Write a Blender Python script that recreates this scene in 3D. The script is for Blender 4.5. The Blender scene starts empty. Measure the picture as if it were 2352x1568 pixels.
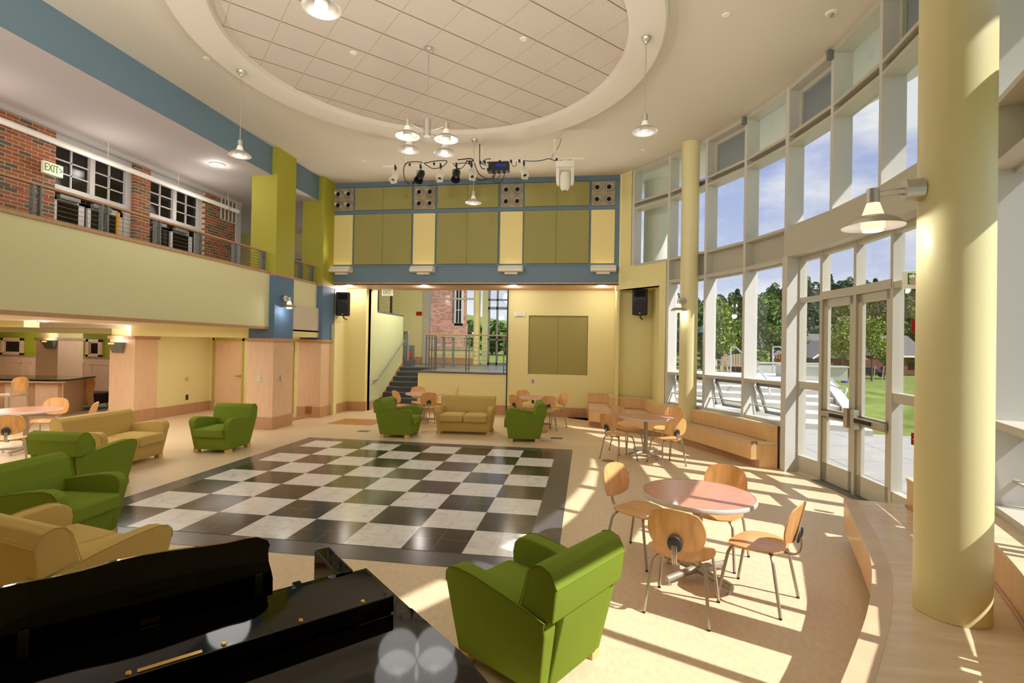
import bpy, bmesh, math, random
from math import sin, cos, pi, radians as rad, atan2, hypot, sqrt, degrees
from mathutils import Vector, Matrix
random.seed(7)
S = bpy.context.scene
COL = S.collection
# ---------------------------------------------------------------- camera
CAMP = Vector((2.97682, -7.18706, 1.99948))
YAW, PITCH, ROLL, FPX = -.146176, .0083435, .0181167, 1164.06
fw = Vector((sin(YAW)*cos(PITCH), cos(YAW)*cos(PITCH), sin(PITCH)))
r0 = Vector((cos(YAW), -sin(YAW), 0)); u0 = r0.cross(fw)
rt = r0*cos(ROLL)+u0*sin(ROLL); up = -r0*sin(ROLL)+u0*cos(ROLL)
cd = bpy.data.cameras.new('camera'); cam = bpy.data.objects.new('camera', cd); COL.objects.link(cam)
cd.sensor_width = 36; cd.lens = FPX/2352*36; cd.clip_start = .05; cd.clip_end = 900
M3 = Matrix((rt, up, -fw)).transposed()
cam.matrix_world = Matrix.Translation(CAMP) @ M3.to_4x4()
S.camera = cam
def at(px, py, X=None, Y=None, Z=None, D=None):
    """the point of the place seen at a pixel of the photograph, on a plane x=X, y=Y, z=Z or at depth D"""
    d = rt*((px-1176)/FPX) + up*(-(py-784)/FPX) + fw
    t = (X-CAMP.x)/d.x if X is not None else (Y-CAMP.y)/d.y if Y is not None else (Z-CAMP.z)/d.z if Z is not None else D
    return CAMP + d*t
# ---------------------------------------------------------------- view, world, sun
S.view_settings.view_transform = 'Standard'; S.view_settings.look = 'None'
S.view_settings.exposure = 0.08; S.view_settings.gamma = 1.0
S.cycles.max_bounces = 10; S.cycles.diffuse_bounces = 5; S.cycles.glossy_bounces = 4
S.cycles.transparent_max_bounces = 24; S.cycles.sample_clamp_indirect = 4.0
S.cycles.caustics_reflective = False; S.cycles.caustics_refractive = False
SKY = 1.0; SUN = 6.0; LAMP = 1.4
W = bpy.data.worlds.new('sky'); S.world = W; W.use_nodes = True
nt = W.node_tree; nt.nodes.clear()
def N(t, k, **kw):
    n = t.nodes.new(k)
    for a, b in kw.items():
        if a in n.inputs: n.inputs[a].default_value = b
        else: setattr(n, a, b)
    return n
tc = N(nt, 'ShaderNodeTexCoord'); mp = N(nt, 'ShaderNodeMapping'); mp.inputs['Scale'].default_value = (1, 1, 2.6)
nz = N(nt, 'ShaderNodeTexNoise'); nz.inputs['Scale'].default_value = 3.2; nz.inputs['Detail'].default_value = 8; nz.inputs['Roughness'].default_value = .55
cr = N(nt, 'ShaderNodeValToRGB'); cr.color_ramp.elements[0].position = .44; cr.color_ramp.elements[1].position = .60
sx = N(nt, 'ShaderNodeSeparateXYZ'); gr = N(nt, 'ShaderNodeValToRGB')
gr.color_ramp.elements[0].position = 0.0; gr.color_ramp.elements[0].color = (.72, .78, .88, 1)
gr.color_ramp.elements[1].position = .36; gr.color_ramp.elements[1].color = (.28, .38, .72, 1)
mx = N(nt, 'ShaderNodeMixRGB'); mx.inputs[2].default_value = (.84, .86, .90, 1)
bg = N(nt, 'ShaderNodeBackground'); bg.inputs[1].default_value = SKY; wo = N(nt, 'ShaderNodeOutputWorld')
L = nt.links.new
L(tc.outputs['Generated'], mp.inputs[0]); L(mp.outputs[0], nz.inputs['Vector']); L(nz.outputs['Fac'], cr.inputs[0])
L(tc.outputs['Generated'], sx.inputs[0]); L(sx.outputs[2], gr.inputs[0]); L(gr.outputs[0], mx.inputs[1]); L(cr.outputs[0], mx.inputs[0])
L(mx.outputs[0], bg.inputs[0]); L(bg.outputs[0], wo.inputs[0])
sl = bpy.data.lights.new('sun', 'SUN'); so = bpy.data.objects.new('sun', sl); COL.objects.link(so)
sl.energy = SUN; sl.angle = rad(.55); sl.color = (1, .98, .95)
SUN_EL = rad(48); sd = Vector((.912*cos(SUN_EL), -.41*cos(SUN_EL), sin(SUN_EL)))
so.rotation_euler = sd.to_track_quat('Z', 'Y').to_euler()
def lamp(name, loc, power, kind='POINT', size=.05, color=(1, .965, .925), target=None, spot=None):
    l = bpy.data.lights.new(name, kind); o = bpy.data.objects.new(name, l); COL.objects.link(o)
    l.energy = power*LAMP; l.color = color; o.location = loc
    if kind == 'AREA': l.size = size
    else: l.shadow_soft_size = size
    if kind == 'SPOT': l.spot_size = rad(spot or 120); l.spot_blend = .6
    if target is not None: o.rotation_euler = (Vector(loc)-Vector(target)).to_track_quat('Z', 'Y').to_euler()
    return o
# ---------------------------------------------------------------- materials
def lin(c):
    return tuple(((v/255)/12.92 if v/255 <= .04045 else ((v/255+.055)/1.055)**2.4) for v in c)+(1,)
def mat(name, c, rough=.6, metal=0, noise=0, scale=8, bump=0, bscale=60, stretch=None, emit=0, spec=.5, coat=0, c2=None, detail=4):
    m = bpy.data.materials.new(name); m.use_nodes = True; t = m.node_tree; b = t.nodes['Principled BSDF']
    col = lin(c); b.inputs['Base Color'].default_value = col; b.inputs['Roughness'].default_value = rough; b.inputs['Metallic'].default_value = metal
    b.inputs['Specular IOR Level'].default_value = spec; b.inputs['Coat Weight'].default_value = coat; b.inputs['Coat Roughness'].default_value = .05
    if emit: b.inputs['Emission Color'].default_value = col; b.inputs['Emission Strength'].default_value = emit
    tcn = N(t, 'ShaderNodeTexCoord'); mpn = N(t, 'ShaderNodeMapping'); t.links.new(tcn.outputs['Object'], mpn.inputs[0])
    if stretch: mpn.inputs['Scale'].default_value = stretch
    if noise or c2:
        n = N(t, 'ShaderNodeTexNoise'); n.inputs['Scale'].default_value = scale; n.inputs['Detail'].default_value = detail
        t.links.new(mpn.outputs[0], n.inputs['Vector']); r = N(t, 'ShaderNodeValToRGB'); t.links.new(n.outputs['Fac'], r.inputs[0])
        r.color_ramp.elements[0].position = .3; r.color_ramp.elements[1].position = .7
        r.color_ramp.elements[0].color = tuple(v*(1-noise) for v in col[:3])+(1,)
        r.color_ramp.elements[1].color = lin(c2) if c2 else tuple(min(1, v*(1+noise)) for v in col[:3])+(1,)
        t.links.new(r.outputs[0], b.inputs['Base Color'])
    if bump:
        n = N(t, 'ShaderNodeTexNoise'); n.inputs['Scale'].default_value = bscale; n.inputs['Detail'].default_value = 3
        t.links.new(mpn.outputs[0], n.inputs['Vector']); bp = N(t, 'ShaderNodeBump'); bp.inputs['Strength'].default_value = bump; bp.inputs['Distance'].default_value = .01
        t.links.new(n.outputs['Fac'], bp.inputs['Height']); t.links.new(bp.outputs[0], b.inputs['Normal'])
    return m
def glassmat(name, tint=(1, 1, 1), refl=.10):
    m = bpy.data.materials.new(name); m.use_nodes = True; t = m.node_tree; t.nodes.clear()
    o = N(t, 'ShaderNodeOutputMaterial'); a = N(t, 'ShaderNodeBsdfTransparent'); a.inputs[0].default_value = tuple(tint)+(1,)
    g = N(t, 'ShaderNodeBsdfGlossy'); g.inputs['Roughness'].default_value = .01; lw_ = N(t, 'ShaderNodeLayerWeight'); f = N(t, 'ShaderNodeMath', operation='POWER'); f.inputs[1].default_value = 4; f2 = N(t, 'ShaderNodeMath', operation='MULTIPLY_ADD'); f2.inputs[1].default_value = .6; f2.inputs[2].default_value = .03
    t.links.new(lw_.outputs['Facing'], f.inputs[0]); t.links.new(f.outputs[0], f2.inputs[0])
    x = N(t, 'ShaderNodeMixShader'); t.links.new(f2.outputs[0], x.inputs[0]); t.links.new(a.outputs[0], x.inputs[1]); t.links.new(g.outputs[0], x.inputs[2]); t.links.new(x.outputs[0], o.inputs[0])
    return m
def brickmat(name, c1, c2, c3, mortar, rot=None, bw=.2, bh=.0677, swap='x'):
    """bricks on a vertical wall; swap tells which horizontal axis runs along the wall"""
    m = bpy.data.materials.new(name); m.use_nodes = True; t = m.node_tree; b = t.nodes['Principled BSDF']; b.inputs['Roughness'].default_value = .85
    tcn = N(t, 'ShaderNodeTexCoord'); s = N(t, 'ShaderNodeSeparateXYZ'); cmb = N(t, 'ShaderNodeCombineXYZ')
    t.links.new(tcn.outputs['Object'], s.inputs[0]); t.links.new(s.outputs[0 if swap == 'x' else 1], cmb.inputs[0]); t.links.new(s.outputs[2], cmb.inputs[1])
    k = N(t, 'ShaderNodeTexBrick'); k.inputs['Scale'].default_value = 1; k.inputs['Brick Width'].default_value = bw; k.inputs['Row Height'].default_value = bh
    k.inputs['Mortar Size'].default_value = .006; k.inputs['Color1'].default_value = (0, 0, 0, 1); k.inputs['Color2'].default_value = (1, 1, 1, 1); k.inputs['Mortar'].default_value = (0, 0, 0, 1); k.inputs['Bias'].default_value = 0
    r = N(t, 'ShaderNodeValToRGB'); r.color_ramp.elements[0].color = lin(c3); r.color_ramp.elements[1].color = lin(c2); e = r.color_ramp.elements.new(.22); e.color = lin(c3); e = r.color_ramp.elements.new(.3); e.color = lin(c1)
    t.links.new(cmb.outputs[0], k.inputs['Vector']); t.links.new(k.outputs['Color'], r.inputs[0])
    mx_ = N(t, 'ShaderNodeMixRGB'); mx_.inputs[2].default_value = lin(mortar); t.links.new(k.outputs['Fac'], mx_.inputs[0]); t.links.new(r.outputs[0], mx_.inputs[1]); t.links.new(mx_.outputs[0], b.inputs['Base Color'])
    bp = N(t, 'ShaderNodeBump'); bp.invert = True; bp.inputs['Distance'].default_value = .004; t.links.new(k.outputs['Fac'], bp.inputs['Height']); t.links.new(bp.outputs[0], b.inputs['Normal'])
    return m
def gridmat(name, base, line, size, lw, rotz=0, off=(0, 0), rough=.6, marble=None, line2=None, lw2=None, speck=0):
    """square tiles with joints, axes x and y of the object"""
    m = bpy.data.materials.new(name); m.use_nodes = True; t = m.node_tree; b = t.nodes['Principled BSDF']; b.inputs['Roughness'].default_value = rough
    tcn = N(t, 'ShaderNodeTexCoord'); mpn = N(t, 'ShaderNodeMapping'); mpn.inputs['Location'].default_value = (off[0], off[1], 0); mpn.inputs['Rotation'].default_value = (0, 0, rotz)
    t.links.new(tcn.outputs['Object'], mpn.inputs[0]); s = N(t, 'ShaderNodeSeparateXYZ'); t.links.new(mpn.outputs[0], s.inputs[0])
    def M_(op, a, v=None, c=None):
        n = N(t, 'ShaderNodeMath', operation=op); t.links.new(a, n.inputs[0])
        if v is not None:
            if isinstance(v, (int, float)): n.inputs[1].default_value = v
            else: t.links.new(v, n.inputs[1])
        return n.outputs[0]
    def edge(o, w):
        q = M_('PINGPONG', o, size/2); return M_('LESS_THAN', q, w/2)
    ex, ey = edge(s.outputs[0], lw), edge(s.outputs[1], lw2 or lw)
    n = N(t, 'ShaderNodeTexNoise'); n.inputs['Scale'].default_value = 5 if marble else 90; n.inputs['Detail'].default_value = 8; n.inputs['Distortion'].default_value = 1.5 if marble else 0
    t.links.new(mpn.outputs[0], n.inputs['Vector']); r = N(t, 'ShaderNodeValToRGB'); t.links.new(n.outputs['Fac'], r.inputs[0])
    c = lin(base); r.color_ramp.elements[0].color = lin(marble) if marble else tuple(v*(1-speck) for v in c[:3])+(1,); r.color_ramp.elements[1].color = c
    r.color_ramp.elements[0].position = .3; r.color_ramp.elements[1].position = .5 if marble else .7
    a1 = N(t, 'ShaderNodeMixRGB'); a1.inputs[2].default_value = lin(line); t.links.new(ex, a1.inputs[0]); t.links.new(r.outputs[0], a1.inputs[1])
    a2 = N(t, 'ShaderNodeMixRGB'); a2.inputs[2].default_value = lin(line2 or line); t.links.new(ey, a2.inputs[0]); t.links.new(a1.outputs[0], a2.inputs[1]); t.links.new(a2.outputs[0], b.inputs['Base Color'])
    return m
WOODS = (1, 1, .06)
YEL = mat('yellow paint', (236, 226, 164), .7, bump=.05, bscale=300)
YELD = mat('deep yellow paint', (216, 198, 136), .7)
OLV = mat('pale olive paint', (234, 230, 184), .7, bump=.05, bscale=300)
CREAM = mat('cream panel', (238, 220, 150), .6)
SAGE = mat('pale sage paint', (205, 208, 160), .7)
LIME = mat('lime green paint', (172, 166, 52), .6)
LIMEW = mat('lime wall paint', (160, 165, 30), .7)
BLU = mat('slate blue paint', (106, 130, 146), .6)
BLUL = mat('blue column paint', (94, 124, 160), .6)
CEIL = mat('warm white ceiling paint', (218, 208, 190), .8, bump=.03, bscale=200)
CEILC = mat('corridor ceiling paint', (206, 196, 192), .8)
RING = mat('ceiling ring paint', (226, 216, 202), .8)
ACT = gridmat('acoustic ceiling tile', (220, 208, 194), (140, 122, 96), .6096, .022, rotz=rad(45), off=(.13, .06), rough=.9, line2=(190, 172, 150), lw2=.014, speck=.22)
LINO = mat('marbled linoleum', (224, 199, 160), .36, noise=.03, scale=30, stretch=(1, .45, 1), c2=(232, 211, 176), detail=10, bump=.0)
LINOR = mat('brown linoleum inlay', (190, 130, 76), .35, noise=.1, scale=9)
MARB = gridmat('white marble tile', (240, 238, 234), (196, 190, 178), .3048, .0045, rough=.2, marble=(216, 214, 212))
SLATE = gridmat('black slate tile', (50, 47, 45), (132, 122, 106), .3048, .005, rough=.16, marble=(70, 65, 61))
GREY = mat('dark grey stone border', (92, 88, 92), .22, noise=.12, scale=60)
MAPLE = mat('maple panel', (234, 198, 162), .4, noise=.06, scale=5, stretch=(6, 6, .5), coat=.15)
MAPLED = mat('maple trim', (192, 150, 112), .45, noise=.1, scale=5, stretch=(5, 5, .6))
MAPLES = mat('maple bench top', (226, 202, 166), .38, noise=.1, scale=3, stretch=(1, 6, 1), coat=.2)
MAPLEF = mat('maple bench front', (230, 188, 134), .4, noise=.06, scale=4, stretch=(5, 5, .5), coat=.15)
BEECH = mat('bent beech plywood', (228, 174, 110), .35, noise=.14, scale=4, stretch=(7, 1.4, 1.4), coat=.3)
BEECHE = mat('beech plywood edge', (176, 112, 52), .45)
GRNF = mat('green wool fabric', (126, 146, 50), .95, noise=.10, scale=300, bump=.25, bscale=700, spec=.1)
TANF = mat('gold wool fabric', (208, 180, 108), .95, noise=.14, scale=260, bump=.35, bscale=500, spec=.1)
FOOT = mat('pale wood foot', (226, 184, 128), .5)
ALU = mat('painted light grey aluminium', (196, 192, 176), .45)
ALUW = mat('pale grey frame', (208, 206, 200), .45)
CHAIRM = mat('silver painted steel', (176, 168, 150), .35, metal=.35)
STEEL = mat('brushed steel', (200, 194, 184), .38, metal=.8, noise=.08, scale=4, stretch=(1, 1, 40))
STEELG = mat('grey painted steel', (120, 126, 122), .5, metal=.2)
CABLE = mat('steel cable', (130, 122, 108), .4, metal=.7)
BRASS = mat('brass', (220, 180, 90), .25, metal=1)
BLACK = mat('piano black lacquer', (4, 3, 3), .04, spec=.3, coat=0)
BLKM = mat('black plastic', (22, 21, 22), .5)
BLKR = mat('black rubber', (16, 16, 16), .7)
DGREY = mat('dark grey plastic', (58, 58, 64), .5)
WHT = mat('white enamel', (236, 230, 216), .45)
WHTP = mat('white plastic', (224, 220, 212), .4)
WHTO = mat('white trim paint', (196, 192, 190), .5)
ROSE = mat('salmon laminate', (206, 140, 108), .3, noise=.07, scale=14, c2=(220, 154, 124), coat=.1)
EDGE = mat('white table edging', (220, 216, 210), .4)
FROST = mat('frosted glass', (232, 224, 214), .5, emit=.12)
LIT = mat('lit frosted glass', (255, 226, 184), .5, emit=1.1)
BULB = mat('lamp glow', (255, 232, 180), .5, emit=2.5)
REDP = mat('red enamel', (170, 28, 24), .4)
GRNL = mat('green sign lettering', (52, 142, 36), .5)
SIGN = mat('exit sign face', (236, 232, 206), .5, emit=.2)
OLIVF = mat('olive acoustic fabric', (162, 154, 98), .95, noise=.08, scale=200, bump=.2, bscale=500, spec=.1)
VENTP = mat('beige metal plate', (172, 156, 126), .5)
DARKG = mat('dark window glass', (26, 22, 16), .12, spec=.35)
BLKV = mat('black void', (4, 4, 4), .9)
BRICK = brickmat('red brick', (146, 82, 46), (168, 96, 60), (96, 84, 66), (186, 172, 150), swap='y')
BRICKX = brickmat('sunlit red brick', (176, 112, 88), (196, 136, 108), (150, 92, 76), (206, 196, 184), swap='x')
BRICKF = mat('distant red brick', (110, 66, 52), .9, noise=.15, scale=2)
CONC = mat('concrete paving', (170, 168, 162), .85, noise=.1, scale=1.2, detail=8)
CONCW = mat('pale concrete', (202, 200, 192), .85, noise=.06, scale=2)
GRASS = mat('lawn grass', (100, 120, 54), .95, noise=.3, scale=1.2, c2=(134, 148, 78), detail=12, spec=.1)
ROOF = mat('grey shingle roof', (104, 99, 96), .9, noise=.1, scale=8)
LEAFD = mat('dark green leaves', (44, 70, 36), .8, noise=.35, scale=.35, c2=(74, 100, 46))
LEAFM = mat('mid green leaves', (70, 98, 36), .8, noise=.3, scale=.7, c2=(116, 140, 60))
LEAFL = mat('light green leaves', (112, 136, 44), .8, noise=.25, scale=1, c2=(166, 180, 84))
BARK = mat('tree bark', (96, 84, 70), .9)
STONE = mat('dark grey stair stone', (84, 86, 90), .5, noise=.12, scale=12)
STONEF = mat('grey stone landing', (112, 114, 118), .3, noise=.1, scale=8)
GLASS = glassmat('clear window glass'); GLASSG = glassmat('grey tinted glass', (.62, .62, .66))
PURP = mat('purple upholstery', (52, 22, 34), .8)
COUNT = mat('black granite counter', (20, 16, 16), .08, noise=.2, scale=60)
REDC = mat('red car paint', (170, 24, 30), .25, coat=.5); BLUC = mat('dark blue car paint', (44, 56, 86), .25, coat=.5); WHTC = mat('silver car paint', (190, 194, 198), .3, coat=.5)
CEDAR = mat('orange cedar wood', (190, 120, 60), .7); TEAK = mat('weathered pale wood', (196, 178, 146), .8)
SPK = mat('speaker grille', (30, 29, 30), .6, bump=.3, bscale=600)
BLUSC = mat('blue display', (20, 40, 120), .3, emit=.4)
# ---------------------------------------------------------------- mesh helpers
def B(): return bmesh.new()
def T(x=0, y=0, z=0, rz=0, rx=0, ry=0):
    return Matrix.Translation((x, y, z)) @ Matrix.Rotation(rz, 4, 'Z') @ Matrix.Rotation(ry, 4, 'Y') @ Matrix.Rotation(rx, 4, 'X')
def bx(bm, x0, x1, y0, y1, z0, z1, m=None, bev=0, seg=2):
    vs = [bm.verts.new((x, y, z)) for x in (x0, x1) for y in (y0, y1) for z in (z0, z1)]
    fs = [bm.faces.new([vs[i] for i in q]) for q in ((0, 1, 3, 2), (4, 6, 7, 5), (0, 4, 5, 1), (2, 3, 7, 6), (0, 2, 6, 4), (1, 5, 7, 3))]
    if bev:
        es = list({e for f in fs for e in f.edges})
        r = bmesh.ops.bevel(bm, geom=es, offset=bev, segments=seg, profile=.5, affect='EDGES', clamp_overlap=True)
        vs = list({v for f in r['faces'] for v in f.verts} | {v for v in vs if v.is_valid})
    if m is not None: bmesh.ops.transform(bm, matrix=m, verts=[v for v in vs if v.is_valid])
    return vs
def prism(bm, pts, z0, z1, m=None, bev=0, seg=2, axis='z', top=None):
    """polygon pts extruded z0..z1; axis x puts pts in the y,z plane, axis y in x,z"""
    def P(p, h):
        return (p[0], p[1], h) if axis == 'z' else (h, p[0], p[1]) if axis == 'x' else (p[0], h, p[1])
    tp = top or pts
    a = [bm.verts.new(P(p, z0)) for p in pts]; b = [bm.verts.new(P(p, z1)) for p in tp]; n = len(pts)
    fs = [bm.faces.new(a[::-1]), bm.faces.new(b)] + [bm.faces.new((a[i], a[(i+1) % n], b[(i+1) % n], b[i])) for i in range(n)]
    vs = a+b
    if bev:
        es = list({e for f in fs for e in f.edges})
        r = bmesh.ops.bevel(bm, geom=es, offset=bev, segments=seg, profile=.5, affect='EDGES', clamp_overlap=True)
        vs = list({v for f in r['faces'] for v in f.verts} | {v for v in vs if v.is_valid})
    if m is not None: bmesh.ops.transform(bm, matrix=m, verts=[v for v in vs if v.is_valid])
    return vs
def tube(bm, path, r, n=8, closed=False, cap=True):
    P = [Vector(p) for p in path]; k = len(P); rings = []
    rr = r if isinstance(r, (list, tuple)) else [r]*k
    prev = None
    for i in range(k):
        d = (P[(i+1) % k]-P[i-1]) if (closed or 0 < i < k-1) else (P[1]-P[0] if i == 0 else P[-1]-P[-2])
        d.normalize()
        if prev is None:
            a = d.orthogonal().normalized()
        else:
            a = prev - d*prev.dot(d); a = a.normalized() if a.length > 1e-6 else d.orthogonal().normalized()
        prev = a; b = d.cross(a)
        rings.append([bm.verts.new(P[i]+(a*cos(2*pi*j/n)+b*sin(2*pi*j/n))*rr[i]) for j in range(n)])
    for i in range(k if closed else k-1):
        A, C = rings[i], rings[(i+1) % k]
        for j in range(n): bm.faces.new((A[j], A[(j+1) % n], C[(j+1) % n], C[j]))
    if cap and not closed: bm.faces.new(rings[0][::-1]); bm.faces.new(rings[-1])
def lathe(bm, prof, n=24, m=None, a0=0, a1=2*pi, cap=False):
    full = abs(a1-a0-2*pi) < 1e-6; rings = []; k = n if full else n+1
    vs = []
    for i in range(k):
        a = a0+(a1-a0)*i/n
        rings.append([bm.verts.new((max(r, 1e-4)*cos(a), max(r, 1e-4)*sin(a), z)) for r, z in prof])
    for i in range(n):
        A, C = rings[i], rings[(i+1) % k]
        for j in range(len(prof)-1): bm.faces.new((A[j], C[j], C[j+1], A[j+1]))
    vs = [v for r in rings for v in r]
    if m is not None: bmesh.ops.transform(bm, matrix=m, verts=vs)
    return vs
def cyl(bm, x, y, z0, z1, r, n=20, m=None):
    return lathe(bm, [(0, z0), (r, z0), (r, z1), (0, z1)], n, (m or Matrix())@Matrix.Translation((x, y, 0)))
def bend(pts, r=.03, k=5):
    """round the corners of a path"""
    P = [Vector(p) for p in pts]; out = [P[0]]
    for i in range(1, len(P)-1):
        a, b, c = P[i-1], P[i], P[i+1]; u = (a-b); v = (c-b); q = min(r, u.length*.45, v.length*.45); u.normalize(); v.normalize()
        for j in range(k+1):
            t = j/k; out.append((b+u*q)*(1-t)**2 + b*2*t*(1-t) + (b+v*q)*t*t)
    out.append(P[-1]); return out
def obj(name, bm, m, parent=None, smooth=False, fix=True):
    if fix: bmesh.ops.recalc_face_normals(bm, faces=bm.faces)
    me = bpy.data.meshes.new(name); bm.to_mesh(me); bm.free()
    for q in (m if isinstance(m, (list, tuple)) else [m]): me.materials.append(q)
    if smooth:
        me.polygons.foreach_set('use_smooth', [True]*len(me.polygons))
        if smooth != 2:
            try: me.set_sharp_from_angle(angle=rad(smooth if smooth > 2 else 38))
            except Exception: pass
    o = bpy.data.objects.new(name, me); COL.objects.link(o)
    if parent is not None: o.parent = parent
    return o
def thing(name, label, cat, loc=(0, 0, 0), rz=0, group=None):
    o = bpy.data.objects.new(name, None); COL.objects.link(o); o.empty_display_size = .1
    o.location = loc; o.rotation_euler = (0, 0, rz); o['label'] = label; o['category'] = cat
    if group: o['group'] = group
    return o
def tag(o, label, cat, group=None, kind=None):
    o['label'] = label; o['category'] = cat
    if group: o['group'] = group
    if kind: o['kind'] = kind
    return o
def struct(name, bm, m, smooth=False, parent=None):
    o = obj(name, bm, m, parent, smooth)
    if parent is None: o['kind'] = 'structure'
    return o
def dup(root, loc, rz=0, label=None, group=None):
    r = root.copy(); COL.objects.link(r); r.location = loc; r.rotation_euler = (0, 0, rz)
    if label: r['label'] = label
    if group: r['group'] = group
    for ch in list(root.children):
        c = ch.copy(); COL.objects.link(c); c.parent = r
        for g in ch.children:
            d = g.copy(); COL.objects.link(d); d.parent = c
    return r
def text(name, s, size, m, loc, rot, parent=None, ext=.002, sx=1):
    cu = bpy.data.curves.new(name, 'FONT'); cu.body = s; cu.size = size; cu.extrude = ext; cu.align_x = 'CENTER'; cu.align_y = 'CENTER'
    o = bpy.data.objects.new(name, cu); COL.objects.link(o)
    dg = bpy.context.evaluated_depsgraph_get(); me = bpy.data.meshes.new_from_object(o.evaluated_get(dg)); bpy.data.objects.remove(o)
    me.materials.clear(); me.materials.append(m)
    q = bpy.data.objects.new(name, me); COL.objects.link(q); q.location = loc; q.rotation_euler = rot; q.scale = (sx, 1, 1)
    if parent is not None: q.parent = parent
    return q
# ================================================================ the room
CX, CY, CR, CO = -1.889, -.338, 8.42, 8.70          # curved window wall: centre, inner and outer radius
def pol(a, r, z=0): return Vector((CX+r*cos(rad(a)), CY+r*sin(rad(a)), z))
HC = 6.42
# ---- floor
bm = B(); pts = [(-20, -9.5), (2.2, -9.5)]+[(pol(a, 8.62).x, pol(a, 8.62).y) for a in range(-55, 46, 3)]+[(3.9, 7.4), (-3.0, 7.4), (-20, 9)]
bm.faces.new([bm.verts.new((x, y, 0)) for x, y in pts]); struct('floor', bm, LINO)
bm = B(); bx(bm, -2.743, 2.743, -2.743, 2.743, 0, .003)
struct('floor', bm, GREY)['label'] = 'dark grey stone border of the checkerboard dance floor'
SQ = .6096
bw, bb, bj = B(), B(), B()
for i in range(8):
    for j in range(8):
        x, y = -2.4384+i*SQ, 2.4384-j*SQ
        b_ = bw if (i+j) % 2 == 0 else bb
        bx(b_, x, x+SQ, y-SQ, y, .003, .006)
o = struct('floor', bw, MARB); o = struct('floor', bb, SLATE)
MARB_OFF = 0
bm = B()
for (x0, x1, y0, y1) in ((-3.3, -2.15, 4.5, 5.45), (1.55, 2.1, 4.5, 4.95), (-4.9, -4.3, 4.45, 5.3)):
    bx(bm, x0, x1, y0, y1, 0, .002)
struct('floor', bm, LINOR)
# ---- ceilings
bm = B(); pts = [(-4.45, -5.9), (3.75, -5.9)]+[(pol(a, 8.72).x, pol(a, 8.72).y) for a in range(-45, 46, 3)]+[(3.75, 6.2), (-4.45, 6.2)]
prism(bm, pts, HC, HC+.3); struct('ceiling', bm, CEIL)
RX, RY = .62, -.02
bm = B(); lathe(bm, [(3.38, HC), (3.36, HC-.13), (3.33, HC-.15), (2.90, HC-.15), (2.86, HC-.13), (2.86, HC-.035)], 96, T(RX, RY)); struct('ceiling', bm, RING, smooth=30)
bm = B(); lathe(bm, [(0, HC-.04), (2.87, HC-.04)], 96); o = struct('ceiling', bm, ACT); o.location = (RX, RY, 0)
bm = B(); bx(bm, -6.7, -4.17, -9, 9.5, 5.78, 5.783); bx(bm, -14, -6.7, 5.5, 9.5, 5.78, 5.783); bx(bm, -4.4, -4.17, 6.05, 9.5, 5.9, 6.5); struct('ceiling', bm, CEILC)
# low ceilings under the balcony, with dropped beams
bm = B(); bx(bm, -20, -4.19, -9, 3.5, 2.33, 2.9); bx(bm, -7.7, -4.1, 3.5, 5.95, 2.26, 2.9); bx(bm, -20, -7.7, 3.5, 8.2, 2.24, 2.9); struct('ceiling', bm, CEIL)
bm = B(); bx(bm, -7.75, -4.6, 3.42, 3.72, 2.07, 2.33); bx(bm, -16, -7.75, 4.2, 4.6, 2.12, 2.3); bx(bm, -16, -8.4, 1.6, 1.9, 2.2, 2.34); bx(bm, -4.6, -4.1, 4.1, 5.5, 2.12, 2.3)
struct('trim_1', bm, YEL)
# ---- balcony fronts and upper beam, left side
for (y0, y1) in ((-9, 3.385), (4.125, 5.43)):
    bm = B(); bx(bm, -4.42, -4.17, y0, y1, 2.33, 3.53); struct('wall_left', bm, OLV)
    bm = B(); bx(bm, -4.45, -4.145, y0, y1, 3.53, 3.585, bev=.006); bx(bm, -4.43, -4.155, y0, y1, 2.275, 2.33); struct('trim_2', bm, MAPLED)
    bm = B(); bx(bm, -4.45, -4.165, y0, y1, 5.785, HC+.05); struct('wall_left', bm, BLU)
bm = B(); bx(bm, -6.6, -4.3, -9, 9.5, 3.0, 3.3); struct('floor', bm, STONEF)
# ---- upper corridor
bm = B()
WX = -6.52
for (y0, y1, z0, z1) in ((-9, .6, 3.3, 5.78), (2.21, 2.6, 3.3, 5.78), (4.2, 5.31, 3.3, 5.78)):
    bx(bm, WX-.2, WX, y0, y1, z0, z1)
struct('wall_upper_left', bm, BRICK)
bm = B(); bx(bm, WX-.25, WX+.03, 5.31, 5.5, 3.3, 5.78); bx(bm, WX-.02, WX+.06, -9, 5.5, 5.70, 5.78); struct('trim_3', bm, WHTO)
bm = B(); bx(bm, -14, -4.17, 9.2, 9.4, 3.3, 6.4); bx(bm, -14, -13.8, 5.3, 9.3, 3.3, 6.4); bx(bm, -14, -6.7, 5.5, 5.7, 3.3, 5.8); bx(bm, WX-2.4, WX, 5.5, 5.52, 5.5, 5.78); struct('wall_upper_left', bm, YEL)
bm = B(); bx(bm, -6.3, -5.3, 9.14, 9.2, 3.3, 5.4); struct('door_1', bm, YELD)
wn = 1
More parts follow.
